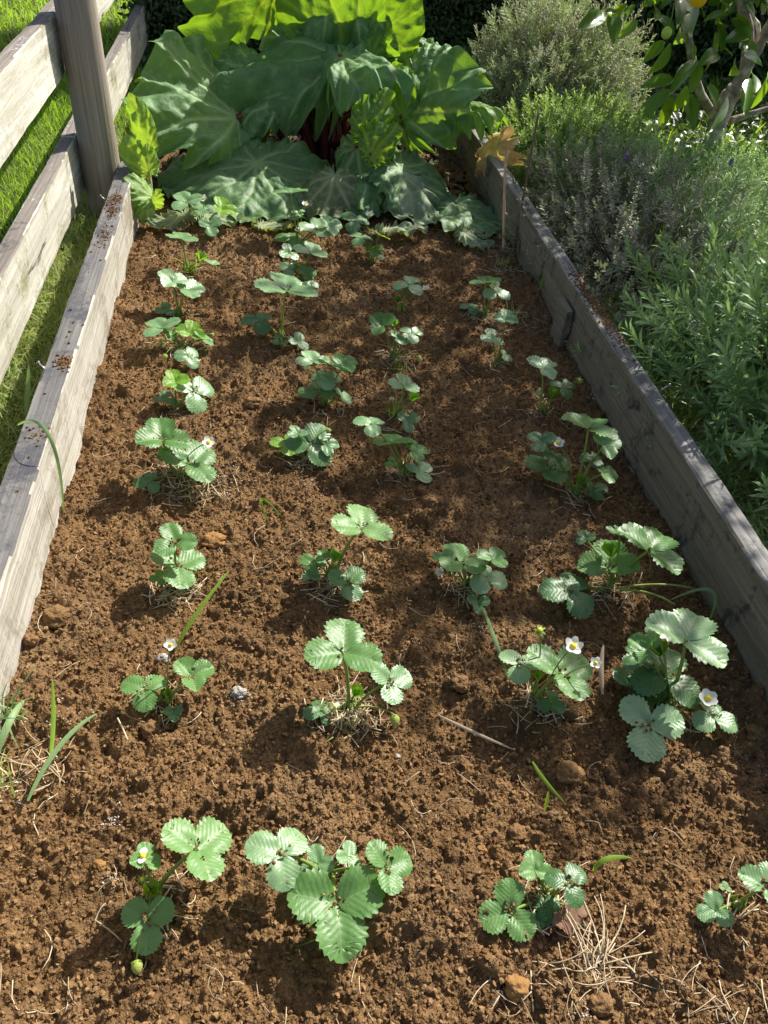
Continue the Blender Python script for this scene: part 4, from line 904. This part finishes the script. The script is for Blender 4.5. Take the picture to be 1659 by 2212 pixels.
limb('branch',[tp(1583,-20),tp(1640,60,.1),tp(1625,130,.05)],(.016,.01))
def cleaf(L,W,drop=.25,fold=.25,n=9):
    t=np.linspace(0,1,n);w=W/2*np.sin(PI*t**.85)**.8;V=[]
    for q,ww in zip(t,w):
        for s in (-1,-.5,0,.5,1): V.append([s*ww,q*L,fold*abs(s)*ww-drop*L*q*q])
    T=[]
    for i in range(n-1):
        for j in range(4): a=i*5+j;T+=[[a,a+1,a+6],[a,a+6,a+5]]
    return np.array(V),np.array(T)
zc=lambda x,y:(1294+.22*x,.22*y)
spec=[((700,910),(340,1190)),((700,920),(600,1260)),((720,800),(440,830)),((830,880),(740,1070)),((850,930),(940,1250)),((1030,840),(1180,1060)),((950,640),(720,860)),((1190,930),(1160,1250)),((1090,290),(1080,720)),((660,440),(540,700)),((630,420),(450,590)),((550,190),(740,300)),((380,200),(200,370)),((360,50),(240,190)),((500,70),(580,170)),((270,20),(90,170)),((1040,230),(1240,120)),((1100,290),(1270,210)),((1340,500),(1500,460)),((1450,750),(1560,900)),((1470,820),(1450,1080)),((1600,700),(1540,1050)),((1380,580),(1640,620)),((880,440),(940,620)),((1000,650),(900,900)),((1300,220),(1480,400)),((1120,560),(1020,600)),((1560,60),(1700,150)),((1500,-40),(1640,60)),((1050,60),(1200,10)),((740,330),(800,390)),((1420,420),(1500,560)),((420,-60),(520,60)),((600,-80),(480,20)),((1620,420),(1700,560)),((1250,650),(1350,700))]
for _ in range(34):
    x_=rng.uniform(0,1700);y_=rng.uniform(-350,560 if x_>1150 else 260);a_=rng.normal(-1.2,.8);l_=rng.uniform(130,260)
    spec.append(((x_,y_),(x_+l_*math.cos(a_),y_-l_*math.sin(a_))))
crown=MB()
for i,(a,c) in enumerate(spec):
    A=aty(*zc(*a),yT-.25+.1*rng.normal());Cc=aty(*zc(*c),yT-.28+.08*rng.normal());Fv=Cc-A;L=np.linalg.norm(Fv);Fv/=L
    n=np.array([rng.normal(0,.4),-.65,.7]);n=nz(n-Fv*n.dot(Fv));S=np.cross(Fv,n);V,T=cleaf(L*1.05,min(L*.44,.075),.22,.35)
    V=V@np.stack([S,Fv,n],0)+A+n*.1*L;crown.add(V-TB,T,a=rng.random())
# the crown above the frame
cv,ct=cleaf(1,.42,.3,.3)
k=2600;d=rng.normal(size=(k,3));d/=np.linalg.norm(d,axis=1)[:,None]
lump=.35+.65*rng.random(k)**.5
P=np.array([2.55,4.0,1.85])+d*lump[:,None]*np.array([1.15,1.25,.75])
keep=(vnoise(P[:,0]*3.1,P[:,1]*3.1+P[:,2]*2.3,95)>-.05)&(P[:,2]>1.15);P=P[keep]
for (gx_,gy_,n_,r_) in ((.40,1.25,90,.13),(.44,1.55,90,.12),(.52,1.85,110,.14),(.30,1.0,60,.10),(.85,2.1,120,.15),(.30,2.35,90,.14),(.85,1.15,70,.12),(.62,.75,80,.12),(.95,1.6,80,.12),(.66,2.7,90,.15),(.15,1.75,50,.10),(.7,1.45,60,.09)):  # unseen leaf clumps added toward the sun to dapple chosen soil spots
    h_=2.0+.25*rng.random();P=np.concatenate([P,np.array([gx_+.825*h_,gy_+.743*h_,h_])+rng.normal(0,r_,(n_,3))[:int(n_*.62)]*[1,1,.5]])
k=len(P)
crown.add(*inst(cv,ct,P-TB,frames(np.stack([rng.normal(0,.6,k),rng.normal(0,.6,k),np.ones(k)*.8],-1),rng.random(k)*6.28),rng.uniform(.07,.12,k)))
crown.build('crown',M_lemleaf,tr)
b=MB()
for p in P[::14]:
    V,T=tube(bez(TB+np.array([0,0,1.1])+rng.normal(0,.15,3),(TB+[0,0,1.5]+p)/2,p,6)-TB,[.012,.010,.008,.006,.004,.003],4,False);b.add(V,T,a=rng.random())
b.build('twigs',M_bark,tr)
for nm,px,py,rp,mt in (('fruit',1440,71,11,M_lime),('fruit',1510,-7,19,M_lemon)):
    p=tp(px,py,-.55);r=rp*depth(p)/F;V,T=I3;V=V.copy();V[:,2]*=1.12;o=mesh(nm,V*r,T,mt,tr,var=np.full(len(V),.5));o.location=[float(c) for c in p-TB]
    tag(o,'small green fruit' if mt is M_lime else 'ripe orange fruit'); V,T=tube(np.array([[0,0,r],[.004,0,r+.04],[0,.01,r+.09]]),.0025,5);mesh('fruit_stalk',V,T,M_stem,o,var=np.full(len(V),.2))
# ---------------------------------------------------------------- hedge
hd=thing('hedge','dark dense clipped hedge closing off the view behind the rhubarb','hedge',(2,6.3,-.05));HB=np.array([2,6.3,-.05])
def hface(x,z): return 5.95+.25*np.clip((x+.8)/3,0,1)+.14*fbm(x*1.6,z*1.6,101)+.05*vnoise(x*7,z*7,104)
hx,hz=np.meshgrid(np.linspace(-.75,6.5,150),np.linspace(-.1,1.75,40))
HYf=hface(hx,hz)+.12
V,Q=joined_grid([(hx,HYf,hz)])
top=np.meshgrid(np.linspace(-.75,6.5,150),np.linspace(0,1.2,10));tz=1.75+.03*vnoise(top[0]*6,top[1]*6,3);V2,Q2=joined_grid([(top[0],hface(top[0],1.75+0*top[0])+.12+top[1],tz)])
s1=np.meshgrid(np.linspace(0,1.2,8),np.linspace(-.1,1.75,10));V3,Q3=joined_grid([(np.full_like(s1[0],-.75),hface(-.75,s1[1])+.12+s1[0],s1[1])])
V=np.concatenate([V,V2,V3]);Q=np.concatenate([Q,Q2+len(hx.ravel()),Q3+len(hx.ravel())+len(V2)])
mesh('shade_core',V-HB,None,M_hedgein,hd,Q=Q,var=np.full(len(V),.5))  # near-black backing sheet, the shade inside the hedge put into its colour
hv,ht=cleaf(1,.5,.2,.3,5)
k=30000;x=rng.uniform(-.85,5.2,k);z=-.05+1.0*rng.random(k)
k2=6000;x=np.concatenate([x,rng.uniform(-.85,6.4,k2)]);z=np.concatenate([z,rng.uniform(.8,1.8,k2)]);k=len(x)
y=hface(x,z)+rng.uniform(-.07,.12,k)-.03
n=np.stack([rng.normal(0,.7,k),-np.ones(k)*.6+rng.normal(0,.4,k),.5+rng.normal(0,.5,k)],-1)
b=MB();b.add(*inst(hv,ht,np.stack([x,y,z],-1)-HB,frames(n,rng.random(k)*6.28),rng.uniform(.025,.05,k)))
k=4000;x=rng.uniform(-.85,6.4,k);yy_=rng.random(k)*1.2;b.add(*inst(hv,ht,np.stack([x,hface(x,1.75)+.1+yy_,1.76+.05*rng.random(k)],-1)-HB,frames(rng.normal(0,.5,(k,3))+[0,0,1],rng.random(k)*6.28),rng.uniform(.04,.07,k)))
k=2500;yy_=rng.random(k)*1.2;zz=rng.uniform(-.05,1.8,k);b.add(*inst(hv,ht,np.stack([-.78+.05*rng.normal(size=k),hface(-.75,zz)+.1+yy_,zz],-1)-HB,frames(rng.normal(0,.5,(k,3))+[-1,0,.3],rng.random(k)*6.28),rng.uniform(.03,.06,k)))
b.build('foliage',M_hedge,hd,smooth=False)
b=MB()
for i in range(130):
    x=rng.uniform(-.7,4.5);z=rng.uniform(0,.9);y=hface(x,z)-.06;l=rng.uniform(.06,.2);d=nz([rng.normal(0,.6),-.2,rng.normal(0,1)])
    p=np.array([x,y,z])-HB;V,T=tube(bez(p,p+d*l*.5+[.02,-.02,0],p+d*l,5),.0013,3,False);b.add(V,T,a=.5+.5*rng.random())
tag(b.build('bare_twigs',M_twig,hd),kind='stuff')
# low leafy weeds under the tree
b=MB();k=2600;x=rng.uniform(1.9,4.2,k);y=rng.uniform(4.3,5.9,k);b.add(*inst(hv,ht,np.stack([x,y,gz(x,y)+rng.random(k)*.12],-1),frames(rng.normal(0,.5,(k,3))+[0,-.2,1],rng.random(k)*6.28),rng.uniform(.03,.08,k)))
tag(b.build('ground_cover',M_hedge,smooth=False),kind='stuff')
# ---------------------------------------------------------------- light, world, camera
AZ,EL=math.radians(48),math.radians(42)
sd=np.array([math.sin(AZ)*math.cos(EL),math.cos(AZ)*math.cos(EL),math.sin(EL)])
sun=bpy.data.lights.new('sun','SUN');sun.energy=5.;sun.angle=math.radians(.53);sun.color=(1,.955,.88)
so=bpy.data.objects.new('sun',sun);C.objects.link(so)
from mathutils import Vector
so.rotation_euler=Vector(sd.tolist()).to_track_quat('Z','Y').to_euler();so.location=(4,5,6)
w=bpy.data.worlds.new('World');bpy.context.scene.world=w;w.use_nodes=True;nt=w.node_tree;nt.nodes.clear();N=NT(nt)
sky=N.n('ShaderNodeTexSky',sky_type='NISHITA');sky.sun_disc=False;sky.sun_elevation=EL;sky.sun_rotation=AZ;sky.altitude=50;sky.air_density=.8;sky.dust_density=3.;sky.ozone_density=.5
bg=N.n('ShaderNodeBackground');bg.inputs['Strength'].default_value=.10;ow=N.n('ShaderNodeOutputWorld');N.l(sky.outputs[0],bg.inputs[0]);N.l(bg.outputs[0],ow.inputs[0])
cam=bpy.data.cameras.new('camera');co=bpy.data.objects.new('camera',cam);C.objects.link(co)
cam.sensor_fit='HORIZONTAL';cam.sensor_width=36;cam.lens=36*F/1659.;cam.clip_start=.02;cam.clip_end=500
co.matrix_world=Matrix([[float(R[i,j]) for j in range(3)]+[float(O[i])] for i in range(3)]+[[0,0,0,1]])
sc=bpy.context.scene;sc.camera=co;sc.render.resolution_x=768;sc.render.resolution_y=1024
sc.view_settings.view_transform='Standard';sc.view_settings.look='None';sc.view_settings.exposure=.76;sc.view_settings.gamma=1
